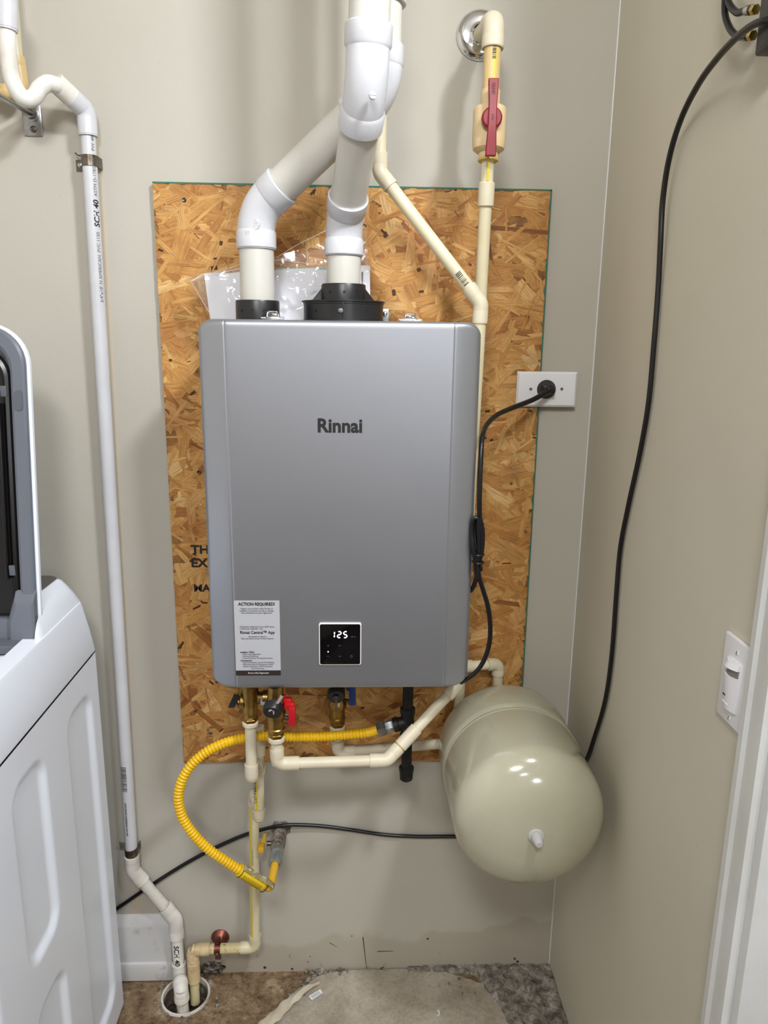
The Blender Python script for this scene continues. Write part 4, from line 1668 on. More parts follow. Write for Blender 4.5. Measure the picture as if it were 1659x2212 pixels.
# upward stub of the back tee, seen beside the front pipe
pipe(D2, D2 + V((.002, .012, .075)), RC * .95).build('pipe', M_cpvcw, dp)
coupling(D2 + V((.001, .004, .012)), D2 + V((.002, .009, .045)), RCF * .97).build('coupling', M_cpvcw, dp)
p2_ = pipe(D2, D3, RC).build('pipe', M_cpvc, dp)
elbow(toward(D3, D2, 0.026), D3, toward(D3, D4, 0.024), RCF * .99, RCF, 0.016, 0.012).build('elbow', M_cpvcfit, dp)
pipe(D3, D4, RC).build('pipe', M_cpvcw, dp)
elbow(toward(D4, D3, 0.022), D4, toward(D4, D5, 0.026), RCF * .95, RCF * .98, 0.012, 0.012).build('elbow', M_cpvcw, dp)
p3_ = pipe(D4, D5, RC).build('pipe', M_cpvc, dp)
elbow(toward(D5, D4, 0.036), D5, toward(D5, D6, 0.034), RCF * .99, RCF, 0.018, 0.014).build('elbow', M_cpvc, dp)
pipe(D5, D6, RC * 1.02).build('pipe', M_cpvcspot, dp)
elbow(toward(D6, D5, 0.040), D6, toward(D6, D7, 0.030), RCF * 1.0, RCF * 1.06, 0.022, 0.016).build('elbow', M_cpvcold, dp)
coupling(toward(D6, D7, 0.031), toward(D6, D7, 0.085), RCF * 1.06).build('coupling', M_cpvcold, dp)
pipe(D6, D7, RC).build('pipe', M_cpvcspot, dp)


def stripe(A, B, r, n_, a0, wdt, m, name, parent, k=14):
    A, B = V(A), V(B)
    d = (B - A).normalized()
    n_ = (V(n_) - d * V(n_).dot(d)).normalized()
    s2 = d.cross(n_)
    vs = []
    for i in range(k + 1):
        p = A.lerp(B, i / k)
        for q in (-1, 0, 1):
            an = a0 + q * wdt / 2 / r
            vs.append(p + (n_ * math.cos(an) + s2 * math.sin(an)) * (r + .0002))
    return MB().add(vs, [(i * 3 + j, i * 3 + j + 1, i * 3 + j + 4, i * 3 + j + 3) for i in range(k) for j in range(2)]).build(name, m, parent, angle=60)


DN = V((0, 0, -1))
stripe(toward(D2, D3, .026), toward(D3, D2, .024), RC, (-.30, -1, 0), 0, .0055, M_ystripe, 'stripe', p2_)
stripe(toward(D4, D5, .03), toward(D5, D4, .036), RC, (-.62, -1, 0), 0, .0050, M_ystripe, 'stripe', p3_)
tq = MB()
text_cyl(tq, 'FLOWGUARD', 0.0105, D2.lerp(D3, .47), (0, 0, 1), (-.80, -1, 0), RC + .0004, bold=.02, shear=.25)
tq.build('print', M_ink, p2_, angle=0)
tq = MB()
pz = at(551, 1845, -0.055).z
text_cyl(tq, 'CPVC 4120 SDR 11', 0.0052, V((D4.x - .0005, D4.y, pz)), (0, 0, 1), (-.50, -1, 0), RC + .0005, bold=.0)
pz = at(551, 1925, -0.055).z
text_cyl(tq, 'FlowGuard', 0.0085, V((D5.x + (D4.x - D5.x) * .4, D5.y, pz)), (0, 0, 1), (-.50, -1, 0), RC + .0005, bold=.02, shear=.25)
tq.build('print', mat('olive_print', (84, 74, 30), 0.6), p3_, angle=0)

# copper bell hanger holding the horizontal piece
HGp = at(476, 2024, -0.001)
hg = thing('pipe_hanger', 'tarnished copper bell hanger clamping the discharge pipe to the wall', 'pipe hanger', HGp)
MB().lathe(HGp, (0, -1, 0), [(0, .0215), (.002, .0218), (.010, .0165), (.018, .0100), (.024, .0075), (.030, .0070)], 32).build('bell', M_copper, hg)
pcx = at(470, 2045, -0.055)
st_ = MB()
stt = []
for a in np.linspace(-0.5, 2 * PI - 1.1, 24):
    stt.append(V((pcx.x, D6.y + (RC + .0014) * math.sin(a + 1.2), D5.z + (RC + .0014) * math.cos(a + 1.2))))
ro_, ri_ = RC + .0022, RC + .0006
vsx = []
nn_ = 40
vs, fs = [], []
for i in range(nn_):
    a = 2 * PI * i / nn_
    for rr, xx in ((ro_, -.0068), (ro_, .0068), (ri_, .0068), (ri_, -.0068)):
        vs.append(V((pcx.x + xx, -0.054 + rr * math.sin(a), D5.z + rr * math.cos(a))))
for i in range(nn_):
    j = (i + 1) % nn_
    for k in range(4):
        q = (k + 1) % 4
        fs.append((i * 4 + k, j * 4 + k, j * 4 + q, i * 4 + q))
st_.add(vs, fs)
st_.box((pcx.x, -0.054, D5.z - RC - .010), (.0136, .005, .016), .001)
st_.box((pcx.x, -0.050, D5.z + RC + .008), (.0136, .006, .016), .001)
st_.tube([HGp + V((0, -.026, 0)), V((pcx.x, -0.050, D5.z + RC + .006))], 0.0055, 12)
so_ = st_.build('strap', M_copper, hg)
for zz2, yy2 in ((D5.z - .004, -0.054 - RC - .0022), (D5.z - RC - .012, -0.0565), (D5.z + RC + .010, -0.0530)):
    MB().lathe((pcx.x, yy2, zz2), (0, -1, 0), [(0, .0042), (.0012, .0038), (.0020, .0018), (.0021, 0)], 16).build('screw', M_steel if zz2 < D5.z - .001 and zz2 > D5.z - .01 else M_steeldark, so_)

# ================================================================== floor drain
fd = thing('floor_drain', 'white plastic drain pipe rim set in the stained floor', 'floor drain', DRC)
MB().lathe2(DRC + V((0, 0, -.13)), ZU, [(0, DRR), (.134, DRR), (.137, DRR - .001), (.137, DRR - .0055), (.134, DRR - .006), (0, DRR - .006)], 56).build('pipe', M_pvcdirt, fd)
MB().lathe2(DRC + V((0, 0, -.128)), ZU, [(0, DRR - .0060), (.122, DRR - .0060), (.120, DRR - .0066), (0, DRR - .0068)], 48).build('grime', mat('brown_grime', (92, 80, 66), 0.8, c2=(150, 140, 126), scale=40, lo=.45, hi=.62), fd)
dm = MB()
vs, fs = [], []
nr, na = 10, 36
for i in range(nr + 1):
    for j in range(na):
        r = (DRR - .0055) * i / nr
        a = 2 * PI * j / na
        x, y = DRC.x + r * math.cos(a), DRC.y + r * math.sin(a)
        vs.append((x, y, -.045 + .016 * mnoise.fractal(V((x * 45, y * 45, 1)), .9, 2.1, 3)))
for i in range(nr):
    for j in range(na):
        q = (j + 1) % na
        fs.append((i * na + j, i * na + q, (i + 1) * na + q, (i + 1) * na + j))
dm.add(vs, fs)
dd_ = dm.build('dirt', M_dirt, fd, fixn=False)
dd_['kind'] = 'stuff'
# broken mortar collar round the rim
mc = MB()
vs, fs = [], []
for i in range(72):
    a = 2 * PI * i / 72
    for k, (rr, zz2) in enumerate(((DRR + .0003, .003), (DRR + .004, .004), (DRR + .011, .0025), (DRR + .020, -.001))):
        n_ = mnoise.fractal(V((math.cos(a) * 3, math.sin(a) * 3, k * 2.7)), .9, 2.1, 4)
        r = rr + (0.004 * n_ if k else 0)
        vs.append((DRC.x + r * math.cos(a), min(-0.003, DRC.y + r * math.sin(a)), max(-.001, zz2 + .003 * n_) if k < 3 else -.001))
for i in range(72):
    j = (i + 1) % 72
    for k in range(3):
        fs.append((i * 4 + k, j * 4 + k, j * 4 + k + 1, i * 4 + k + 1))
mc.add(vs, fs)
mc.build('mortar_collar', M_floor, floor)

# ================================================================== condensate / washer drain line (white PVC at left)
RD, RDF = 0.01335, 0.0168
A1 = at(187, 240, -0.028)
A2 = at(286, 1880, -0.026)
A3 = at(379, 1986, -0.028)
A4 = at(388, 2104, -0.046)
dl = thing('condensate_drain_pipe', 'tall white plastic drain pipe with printed lettering along the wall at left', 'drain pipe', V((A4.x, A4.y, 0)))
A2.y = -0.024
lp1 = pipe(A1, A2, RD, 28).build('pipe', M_pvc, dl)
elbow(toward(A2, A1, 0.040), A2, toward(A2, A3, 0.040), RDF * .97, RDF, 0.018, 0.024).build('elbow', M_pvcold, dl)
pipe(A2, A3, RD).build('pipe', M_pvcdirt, dl)
elbow(toward(A3, A2, 0.042), A3, toward(A3, A4, 0.046), RDF * .99, RDF * 1.02, 0.020, 0.026).build('elbow', M_pvcold, dl)
lp2 = pipe(A3, A4, RD).build('pipe', M_pvcold, dl)
coupling(at(386.5, 2080, -.043), toward(A4, A3, -.006), RDF).build('coupling', M_pvcdirt, dl)
A5 = at(391, 2136, -0.100)
A6 = V((A5.x + .004, A5.y - .004, -0.035))
elbow(toward(A4, A3, 0.010), A4 + V((0, 0, -.006)), toward(A4, A5, 0.036), RDF * .97, RDF, 0.012, 0.014).build('elbow', M_pvcdirt, dl)
pipe(A4 + V((0, 0, -.006)), A5, RD).build('pipe', M_pvcold, dl)
el6 = elbow(toward(A5, A4, 0.026), A5, toward(A5, A6, 0.030), RDF * .97, RDF * 1.02, 0.014, 0.014)
el6.build('elbow', M_pvcold, dl)
pipe(A5, A6, RD).build('pipe', M_pvcdirt, dl)
# upper end: elbow, coupling and trap bend
B1 = at(150, 206, -0.052)
B2 = at(128, 186, -0.068)
elbow(toward(A1, A2, 0.042), A1, toward(A1, B1, 0.036), RDF * 1.0, RDF * 1.03, 0.030, 0.020).build('elbow', M_pvc, dl)
dB = (B1 - A1).normalized()
coupling(toward(A1, B1, 0.030), toward(A1, B1, 0.066), RDF * 1.04).build('coupling', M_pvcold, dl)
tp = [toward(A1, B1, 0.058), at(122, 184, -.074), at(103, 180, -.084), at(86, 191, -.092), at(74, 209, -.098), at(58, 214, -.104), at(42, 203, -.110), at(26, 170, -.114), at(18, 120, -.116), at(15, 60, -.118), at(14, 20, -.118)]
MB().tube(smooth_path(tp, 8), RD * 1.03, 26).build('trap', M_pvcold, dl)
T0, T1 = at(15, 66, -.118), at(14, -60, -.118)
elbow(T0, toward(T0, T1, .052), toward(T0, T1, .06) + V((-.05, 0, .03)), RDF * 1.0, RDF * 1.04, 0.040, .02).build('elbow', M_pvc, dl)
sb_ = MB()
c = at(64, 193, -.102)
# lettering along the tall pipe
ax = (A1 - A2).normalized()


def onpipe(y):
    t = (at(200, y, -.026).z - A2.z) / (A1.z - A2.z)
    return A2.lerp(A1, t)


lt_ = MB()
fc = (1.25, -1, 0)
text_cyl(lt_, 'SCH 40', 0.0150, onpipe(463), ax, fc, RD + .0004, bold=.025, shear=.12)
lt_.build('print', M_ink, lp1, angle=0)
lt_ = MB()
text_cyl(lt_, 'ASTM D-1785', 0.0088, onpipe(394), ax, fc, RD + .0004)
text_cyl(lt_, 'PVC 1120', 0.0088, onpipe(524), ax, fc, RD + .0004)
text_cyl(lt_, 'N AMERICAN', 0.0088, onpipe(583), ax, fc, RD + .0004)
text_cyl(lt_, '3/4"x10\'', 0.0092, onpipe(636), ax, fc, RD + .0004)
text_cyl(lt_, 'PW 480', 0.0088, onpipe(310), ax, fc, RD + .0004)
barcode(lt_, onpipe(1800), ax, (-.22, -1, 0), RD + .0004, 0.085, 0.0042, 21)
barcode(lt_, onpipe(1705), ax, (-.25, -1, 0), RD + .0004, 0.062, 0.013, 9)
lt_.build('print', M_inkgrey, lp1, angle=0)
lt_ = MB()
mid_ = A3.lerp(A4, 0.60)
text_cyl(lt_, 'SCH 40', 0.0160, mid_, A4 - A3, (0.0, -1, 0.0), RD + .0005, bold=.025, shear=.12)
lt_.build('print', M_ink, lp2, angle=0)

# metal straps of that pipe
for k, (py, lab, dirx) in enumerate(((349, 'tarnished metal strap holding the top of the white drain pipe', 0), (1842, 'tarnished metal strap holding the bottom of the white drain pipe', 1))):
    c = onpipe(py)
    ps = thing('pipe_strap', lab, 'pipe strap', V((c.x, 0, c.z)), 'straps on the white drain pipe')
    vs, fs = [], []
    m = 18
    hh = 0.0095
    for i in range(m + 1):
        a = PI * i / m
        for rr, zo in ((RD + .0016, -hh), (RD + .0016, hh), (RD + .0002, hh), (RD + .0002, -hh)):
            yy2 = c.y - rr * math.sin(a)
            vs.append(V((c.x - rr * math.cos(a), yy2, c.z + zo + (0.003 * i / m if k else 0))))
    # legs to the wall
    for i in (0, m):
        pass
    for i in range(m):
        for q in range(4):
            w = (q + 1) % 4
            fs.append((i * 4 + q, (i + 1) * 4 + q, (i + 1) * 4 + w, i * 4 + w))
    stb = MB().add(vs, fs)
    for sgn in (-1, 1):
        stb.box((c.x + sgn * (RD + .0009), c.y / 2 - .001, c.z + (.003 if (k and sgn > 0) else 0)), (.0014, abs(c.y) - .001, 2 * hh), .0002)
    stb.build('band', M_steeldark, ps)
    tb = MB().box((c.x - RD - .0105, -.0012, c.z - .003), (.021, .0016, .020), .0003)
    to = tb.build('tab', M_galv if k else M_steeldark, ps)
    MB().lathe((c.x - RD - .013, -.002, c.z - .002), (0, -1, 0), [(0, .0045), (.0014, .0042), (.002, .0020), (.0021, 0)], 16).build('screw', M_steel, ps)
    MB().tube(smooth_path([(c.x - RD - .004, -.012, c.z + .012), (c.x - RD - .012, -.014, c.z + .013), (c.x - RD - .017, -.013, c.z + .017)], 5), .0013, 8).build('wire_end', M_steeldark, ps)

# ---- cream pipe behind the trap and its rod hanger
S1 = at(34, 60, -0.045)
S2 = at(38, 150, -0.045)
S3 = at(16, 186, -0.060)
cpb = thing('cream_supply_pipe', 'cream plastic pipe half hidden behind the white trap at top left', 'water pipe', S2)
pipe(V((S1.x, S1.y, 2.72)), S2, RC * .95).build('pipe', M_cpvc, cpb)
S2b = V((S1.x + .0005, S1.y, at(40, 196, -.045).z))
elbow(S2 + V((0, 0, .02)), S2b, S2b + V((-.045, -.006, -.006)), RCF * .98, RCF, .016, .014).build('elbow', M_cpvctan, cpb)
pipe(S2b, S2b + V((-.25, -.010, -.008)), RC).build('pipe', M_cpvctan, cpb)

HK = at(71, 248, -0.0005)
rh = thing('rod_hanger', 'zinc plate on the wall with a steel rod reaching out under the trap', 'rod hanger', HK)
ha, hb2 = at(48, 226, -.002), at(93, 293, -.002)
MB().box(((ha.x + hb2.x) / 2, -.0018, (ha.z + hb2.z) / 2 + .004), (hb2.x - ha.x, .0032, ha.z - hb2.z + .010), .0006).build('plate', M_steel, rh)
RE = HK + V((-.012, -.115, .0))
MB().tube([HK + V((0, -.002, 0)), HK + V((-.012, -.115, .001))], .0048, 16).build('rod', M_steel, rh)
hexnut(HK + V((0, -.0035, 0)), HK + V((-.001, -.013, 0)), .0098).build('nut', M_steel, rh)
MB().lathe(HK + V((0, -.003, 0)), (0, -1, 0), [(0, .0125), (.0016, .0125), (.002, .011)], 24).build('washer', M_steel, rh)
scw = at(72, 279, -.0035)
MB().lathe(scw, (0, -1, 0), [(0, .0062), (.0018, .0058), (.0028, .004), (.0018, .0022), (.0016, 0)], 20).build('screw', M_steeldark, rh)

# ================================================================== gas line
GX = at(880, 1560, -0.150)
gz0 = at(880, 1684, -0.150).z
gp = thing('gas_drip_leg', 'black iron gas pipe with tee and capped drip leg below the heater', 'gas pipe', V((GX.x, GX.y, gz0)))
RG = 0.0107
gteez = at(880, 1562, -0.150).z
pipe((GX.x, GX.y, gteez), (GX.x, GX.y, HB + .01), RG).build('pipe', M_iron, gp)
tee_ = MB().lathe((GX.x, GX.y, gteez - .034), ZU, [(0, .0120), (.001, .0148), (.010, .0150), (.012, .0135), (.056, .0135), (.058, .0155), (.068, .0155), (.070, .0120)], 32)
tside = V((-1, -.02, -.30)).normalized()
tee_.lathe((GX.x, GX.y, gteez + .004), tside, [(0, .0130), (.018, .0132), (.020, .0150), (.029, .0150), (.030, .012)], 28)
tee_.build('tee', M_iron, gp)
pipe((GX.x, GX.y, gz0 + .018), (GX.x, GX.y, gteez), RG).build('pipe', M_iron, gp)
MB().lathe((GX.x, GX.y, gz0), ZU, [(0, .0105), (.003, .0135), (.020, .0140), (.022, .0155), (.029, .0155), (.030, .011)], 32).build('cap', M_iron, gp)

# flexible yellow gas hose
TS = V((GX.x, GX.y, gteez + .004))
N0 = TS + tside * .030
N1 = TS + tside * .056
N2 = TS + tside * .078
gh = thing('gas_hose', 'yellow corrugated gas hose looping from the wall valve to the black tee', 'gas hose', at(400, 1700, -.2))
hexnut(N0, N0 + tside * .016, .0135).build('adapter', M_galv, gh)
hexnut(N0 + tside * .016, N0 + tside * .034, .0165, phase=.5).build('flare_nut', M_steel, gh)
hs = N0 + tside * .034
GW = at(606, 1790, 0)                       # gas stub leaves the wall here
GE = V((GW.x, -0.135, GW.z))
hp_ = [hs, hs + tside * .02, at(765, 1586, -.150), at(700, 1591, -.152), at(640, 1592, -.155), at(585, 1590, -.158), at(530, 1594, -.164), at(480, 1607, -.172), at(435, 1632, -.180), at(402, 1668, -.188), at(386, 1712, -.195), at(391, 1757, -.200), at(414, 1797, -.203), at(449, 1833, -.204), at(484, 1858, -.203), at(520, 1881, -.200)]
path, L_ = resample(smooth_path(hp_, 10), 1150)
rad = []
nrib = int(L_ / 0.0068)
for i in range(len(path)):
    s_ = i / (len(path) - 1)
    ph = s_ * nrib * 2 * PI
    r = 0.0083 + 0.0020 * (0.5 + 0.5 * math.cos(ph)) ** 0.6
    if s_ < 0.035:
        r = 0.0098
    rad.append(r)
MB().tube(path, rad, 20).build('corrugated_tube', M_yel, gh, angle=60)
# sleeve with the warning label, then the yellow elbow fitting
G1 = path[-1]
G2 = at(572, 1913, -.190)
gd = (G2 - G1).normalized()
sleeve = MB().lathe(G1 - gd * .004, gd, [(0, .0126), (.001, .0132), ((G2 - G1).length - .002, .0132), ((G2 - G1).length, .0126)], 32).build('label_sleeve', M_ytag, gh)
lt_ = MB()
for k in range(9):
    an = -0.55 + k * 0.165
    nq = V((-.1, -1, -.25))
    dq = gd
    nq = (nq - dq * nq.dot(dq)).normalized()
    s2 = dq.cross(nq)
    x = 0.006
    Lq = (G2 - G1).length - .010
    while x < Lq:
        w = random.uniform(.002, .006)
        for (t0_, t1_) in ((x, min(Lq, x + w)),):
            vs = []
            for t in (t0_, t1_):
                for aa in (an - .028, an + .028):
                    vs.append(G1 + gd * t + (nq * math.cos(aa) + s2 * math.sin(aa)) * .0134)
            lt_.add(vs, [(0, 1, 3, 2)])
        x += w + .0012
lt_.build('print', mat('label_black_print', (58, 44, 8), 0.6), sleeve, angle=0)
fl = MB()
upn = V((.12, -.35, .9))
upn = (upn - gd * upn.dot(gd)).normalized()
sdn = gd.cross(upn)
fa, fb = G1 - gd * .004, G2 + gd * .014
vs, fs = [], []
for i in range(13):
    p = fa.lerp(fb, i / 12) + upn * (.0160 + .001 * math.sin(i * .9))
    for q in (-1, -.3, .4, 1):
        vs.append(p + sdn * (.006 * q) + upn * (.001 * math.sin(i * 1.1 + q * 2)))
for i in range(12):
    for k in range(3):
        a = i * 4 + k
        fs.append((a, a + 1, a + 5, a + 4))
fl.add(vs, fs)
fo = fl.build('label_flap', mat('label_backing', (150, 138, 96), 0.35, c2=(226, 220, 200), scale=60, lo=.5, hi=.6), gh, angle=60)
smd = fo.modifiers.new('solid', 'SOLIDIFY')
smd.thickness = 0.0006
for p_ in (G1, G2):
    torus(p_, gd, .0133, .0009, 28, 8).build('band', M_blackp, gh)
elb = bend_path(G2, toward(G2, GE, .0) + gd * .013, GE + V((0, .012, 0)), .012, 10)
GK = G2 + gd * .014
elb = bend_path(G2 - gd * .004, GK, GE + V((0, .014, 0)), .011, 10)
MB().tube(elb, .0088, 20).build('elbow_fitting', M_yelold, gh)

# gas stub with its valve
gsb = thing('gas_shutoff_valve', 'crusty galvanised gas stub out of the wall with a yellow lever', 'gas valve', GW)
MB().lathe(GW, (0, -1, 0), [(0, .0150), (.004, .0168), (.012, .0150), (.030, .0155), (.044, .0170), (.060, .0158), (.074, .0150)], 32).build('stub', M_putty, gsb)
MB().lathe(GW + V((0, -.072, 0)), (0, -1, 0), [(0, .0135), (.004, .0140), (.022, .0142), (.024, .0130)], 28).build('nipple', M_galv, gsb)
n_a, n_b = GW + V((0, -.092, 0)), GW + V((0, -.125, 0))
MB().lathe(n_a, (0, -1, 0), [(0, .0135), (.002, .0160), (.030, .0160), (.033, .0145), (.033, .0108), (.020, .0105)], 6, .2).build('flare_nut', M_galv, gsb)
# rough edge of plaster round the stub
vs, fs = [], []
for i in range(40):
    a = 2 * PI * i / 40
    for k, rr in enumerate((.012, .020, .024)):
        n_ = mnoise.fractal(V((math.cos(a) * 2, math.sin(a) * 2, k * 3)), .9, 2.1, 3)
        vs.append(V((GW.x + (rr + .004 * n_) * math.cos(a), -.0006 if k != 1 else -.003 - .002 * n_, GW.z + (rr + .004 * n_) * math.sin(a))))
for i in range(40):
    j = (i + 1) % 40
    for k in range(2):
        fs.append((i * 3 + k, j * 3 + k, j * 3 + k + 1, i * 3 + k + 1))
MB().add(vs, fs).build('plaster_edge', M_putty, gsb)
lc0 = V((GW.x - .018, -.052, GW.z))
MB().tube([GW + V((-.012, -.052, 0)), GW + V((-.026, -.052, 0))], .0055, 14).build('stem', M_steeldark, gsb)
LA, LB, LC = at(571, 1803, -.030), at(567, 1822, -.055), at(562, 1840, -.072)
lv = MB()
hw2 = .0058
vs = []
for P_, t in ((LA, 0), (LB, 0), (LC, 0)):
    for (a, b) in ((-hw2, -.0012), (hw2, -.0012), (hw2, .0012), (-hw2, .0012)):
        vs.append(P_ + V((b, 0, 0)) + V((a * .5, 0, a * .85)))
lv.box((LB + LC) / 2, (.0130, (LB - LC).length + .004, .0125), .0015, rot=Matrix.Rotation(-.0, 3, 'X'))
lv.box((LA + LB) / 2 + V((.002, 0, .002)), (.008, (LA - LB).length + .004, .004), .001)
lv.build('lever', M_yelold, gsb)

# ================================================================== expansion tank
TC, TR, TY0, TY1 = V((0.328, 0, 0.669)), 0.1397, -0.036, -0.402
tk = thing('expansion_tank', 'large beige enamelled expansion tank sticking out from the wall', 'tank', V((TC.x, -.2, TC.z - TR)))
prof = []
DM = 0.070
L = TY0 - TY1
for i in range(0, 13):
    a = (PI / 2) * i / 12
    prof.append((DM - DM * math.cos(a), TR * math.sin(a)))
prof[0] = (0.0, 0.0)
sb0 = 0.140
prof += [(DM + .03, TR), (sb0, TR), (sb0 + .004, TR - .0016), (sb0 + .008, TR - .0056), (sb0 + .011, TR - .0062), (sb0 + .020, TR - .0048), (sb0 + .0225, TR - .0036), (sb0 + .0235, TR + .0010), (sb0 + .0258, TR + .0014), (sb0 + .0285, TR), (L - DM - .02, TR)]
for i in range(0, 19):
    a = (PI / 2) * i / 18
    # flatter face with a tighter shoulder
    prof.append((L - DM + DM * math.sin(a) ** 0.92, TR * math.cos(a) ** 0.86 if i < 18 else 0.0))
MB().lathe((TC.x, TY0, TC.z), (0, -1, 0), prof, 96).build('shell', M_tank, tk, angle=24)
MB().lathe((TC.x, TY1 - .0, TC.z), (0, -1, 0), [(-.004, .0150), (.001, .0145), (.003, .0130), (.0035, .0105), (.013, .0100), (.016, .0080), (.022, .0070), (.024, .0050), (.0245, 0)], 32).build('valve_cap', M_cap, tk)
MB().lathe((TC.x, TY1 + .002, TC.z), (0, -1, 0), [(0, .006), (.010, .0052), (.018, .0040), (.019, 0)], 16).build('air_valve', M_steel, tk)
# inlet nipple from the pipe behind
MB().tube([(TC.x, TY0 - .004, TC.z), (TC.x, -.010, TC.z)], .013, 20).build('inlet', M_steel, tk)

# ================================================================== electrical outlet, cord
OPc = at(1180, 841, -0.016)
op = thing('wall_outlet', 'white horizontal outlet plate half on the board, half on the wall', 'outlet', V((OPc.x, 0, OPc.z)))
o0, o1 = at(1117, 802, -.0205), at(1244, 880, -.0205)
ow, oh = 0.1225, 0.0705
OPc = V(((o0.x + o1.x) / 2, -.019, (o0.z + o1.z) / 2))
Rr = Matrix.Rotation(-0.004, 3, 'Y')
MB().box((OPc.x, -.0085, OPc.z), (ow * .80, .017, oh * .80), .001).build('box', M_plate, op)
vs, fs = [], []
rings = [(ow / 2, oh / 2, -.0165), (ow / 2, oh / 2, -.0185), (ow / 2 - .004, oh / 2 - .004, -.0222), (ow / 2 - .006, oh / 2 - .006, -.0226)]
for (a, b, y) in rings:
    for sx_, sz_ in ((-1, -1), (1, -1), (1, 1), (-1, 1)):
        vs.append(V((OPc.x + sx_ * a, y, OPc.z + sz_ * b)))
for i in range(3):
    for k in range(4):
        q = (k + 1) % 4
        fs.append((i * 4 + k, i * 4 + q, i * 4 + 4 + q, i * 4 + 4 + k))
fs += [(12, 13, 14, 15), (3, 2, 1, 0)]
MB().add(vs, fs).build('plate', M_plate, op, angle=20)
rcx = at(1180, 841, -.0226)
MB().lathe((rcx.x, -.0222, rcx.z), (0, -1, 0), [(0, .0190), (.0022, .0190), (.003, .0182), (.003, 0)], 40).build('receptacle', mat('dark_receptacle', (56, 55, 54), 0.4), op)
for px_ in (1146.5, 1213.5):
    p = at(px_, 841.5, -.0226)
    s_ = MB().lathe((p.x, -.0224, rcx.z + (.0005 if px_ < 1150 else .001)), (0, -1, 0), [(0, .0031), (.0008, .0031), (.0014, .0024), (.0015, 0)], 18)
    so2 = s_.build('screw', M_steel, op)
    MB().box((p.x, -.0240, rcx.z + .0005), (.0009, .0006, .0050), rot=Matrix.Rotation(-.45, 3, 'Y')).build('slot', M_ink, so2)

pcd = thing('power_cord', 'black power cord hanging from the outlet, bundled beside the heater', 'power cord', at(1040, 1200, -.2))
pl = rcx + V((0, 0, 0))
MB().box((pl.x - .001, -.033, pl.z + .001), (.021, .018, .019), .004, 3).build('plug', M_blackp, pcd)
MB().box((pl.x + .004, -.040, pl.z - .001), (.019, .013, .015), .005, 3).build('plug_grip', M_blackp, pcd)
CY = -.232
c_pts = [V((pl.x + .004, -.042, pl.z - .001)), at(1176, 850, -.052), at(1150, 864, -.066), at(1110, 880, -.095), at(1076, 895, -.130), at(1052, 917, -.170), at(1042, 944, -.205), at(1039, 985, -.225), at(1036, 1060, CY), at(1036, 1110, CY), at(1039, 1170, CY), at(1035, 1205, CY), at(1030, 1232, CY)]
pth = smooth_path(c_pts, 10)
rr = [0.0046 if i < 70 else 0.0038 for i in range(len(pth))]
rr = [0.0054 - 0.0009 * min(1, i / 60) for i in range(len(pth))]
MB().tube(pth, rr, 16).build('cord', M_blackc, pcd)
for k, dxx in enumerate((0, 5, -5)):
    y_ = CY - .006 * (k - 1)
    lp_ = [at(1034 + dxx, 1232, y_), at(1026 + dxx * .6, 1190, y_ - .004), at(1022 + dxx * .6, 1150, y_), at(1027 + dxx, 1122, y_), at(1035 + dxx * .5, 1122, y_), at(1038 + dxx, 1150, y_), at(1037 + dxx * .8, 1190, y_), at(1030 + dxx * .5, 1225, y_), at(1032 + dxx * .4, 1250, y_)]
    MB().tube(smooth_path(lp_, 8), .0040, 12).build('cord', M_blackc, pcd)
lo1 = [at(1032, 1200, CY), at(1030, 1236, CY - .003), at(1027, 1256, CY + .004), at(1019, 1274, CY + .012), at(1010, 1278, CY + .024)]
MB().tube(smooth_path(lo1, 8), .0042, 12).build('cord', M_blackc, pcd)
lo2 = [at(1032, 1215, CY), at(1035, 1245, CY), at(1044, 1276, CY), at(1054, 1310, CY), at(1059, 1350, CY), at(1057, 1390, CY), at(1046, 1425, CY), at(1030, 1450, CY), at(1010, 1466, CY + .004), at(996, 1474, CY + .020)]
MB().tube(smooth_path(lo2, 10), .0044, 14).build('cord', M_blackc, pcd)
for y_ in (1197, 1214):
    c = at(1033, y_, CY)
    (torus(c, (0.05, 0, 1), .0100, .0020, 24, 8)).build('cable_tie', M_blackp, pcd)
c = at(1042, 945, -.206)
bn = (torus(c, (.2, 0, 1), .0044, .0014, 18, 8))
bn.box(c + V((.005, -.002, 0)), (.004, .003, .005), .0006)
bn.build('cable_tie', M_blackp, pcd)

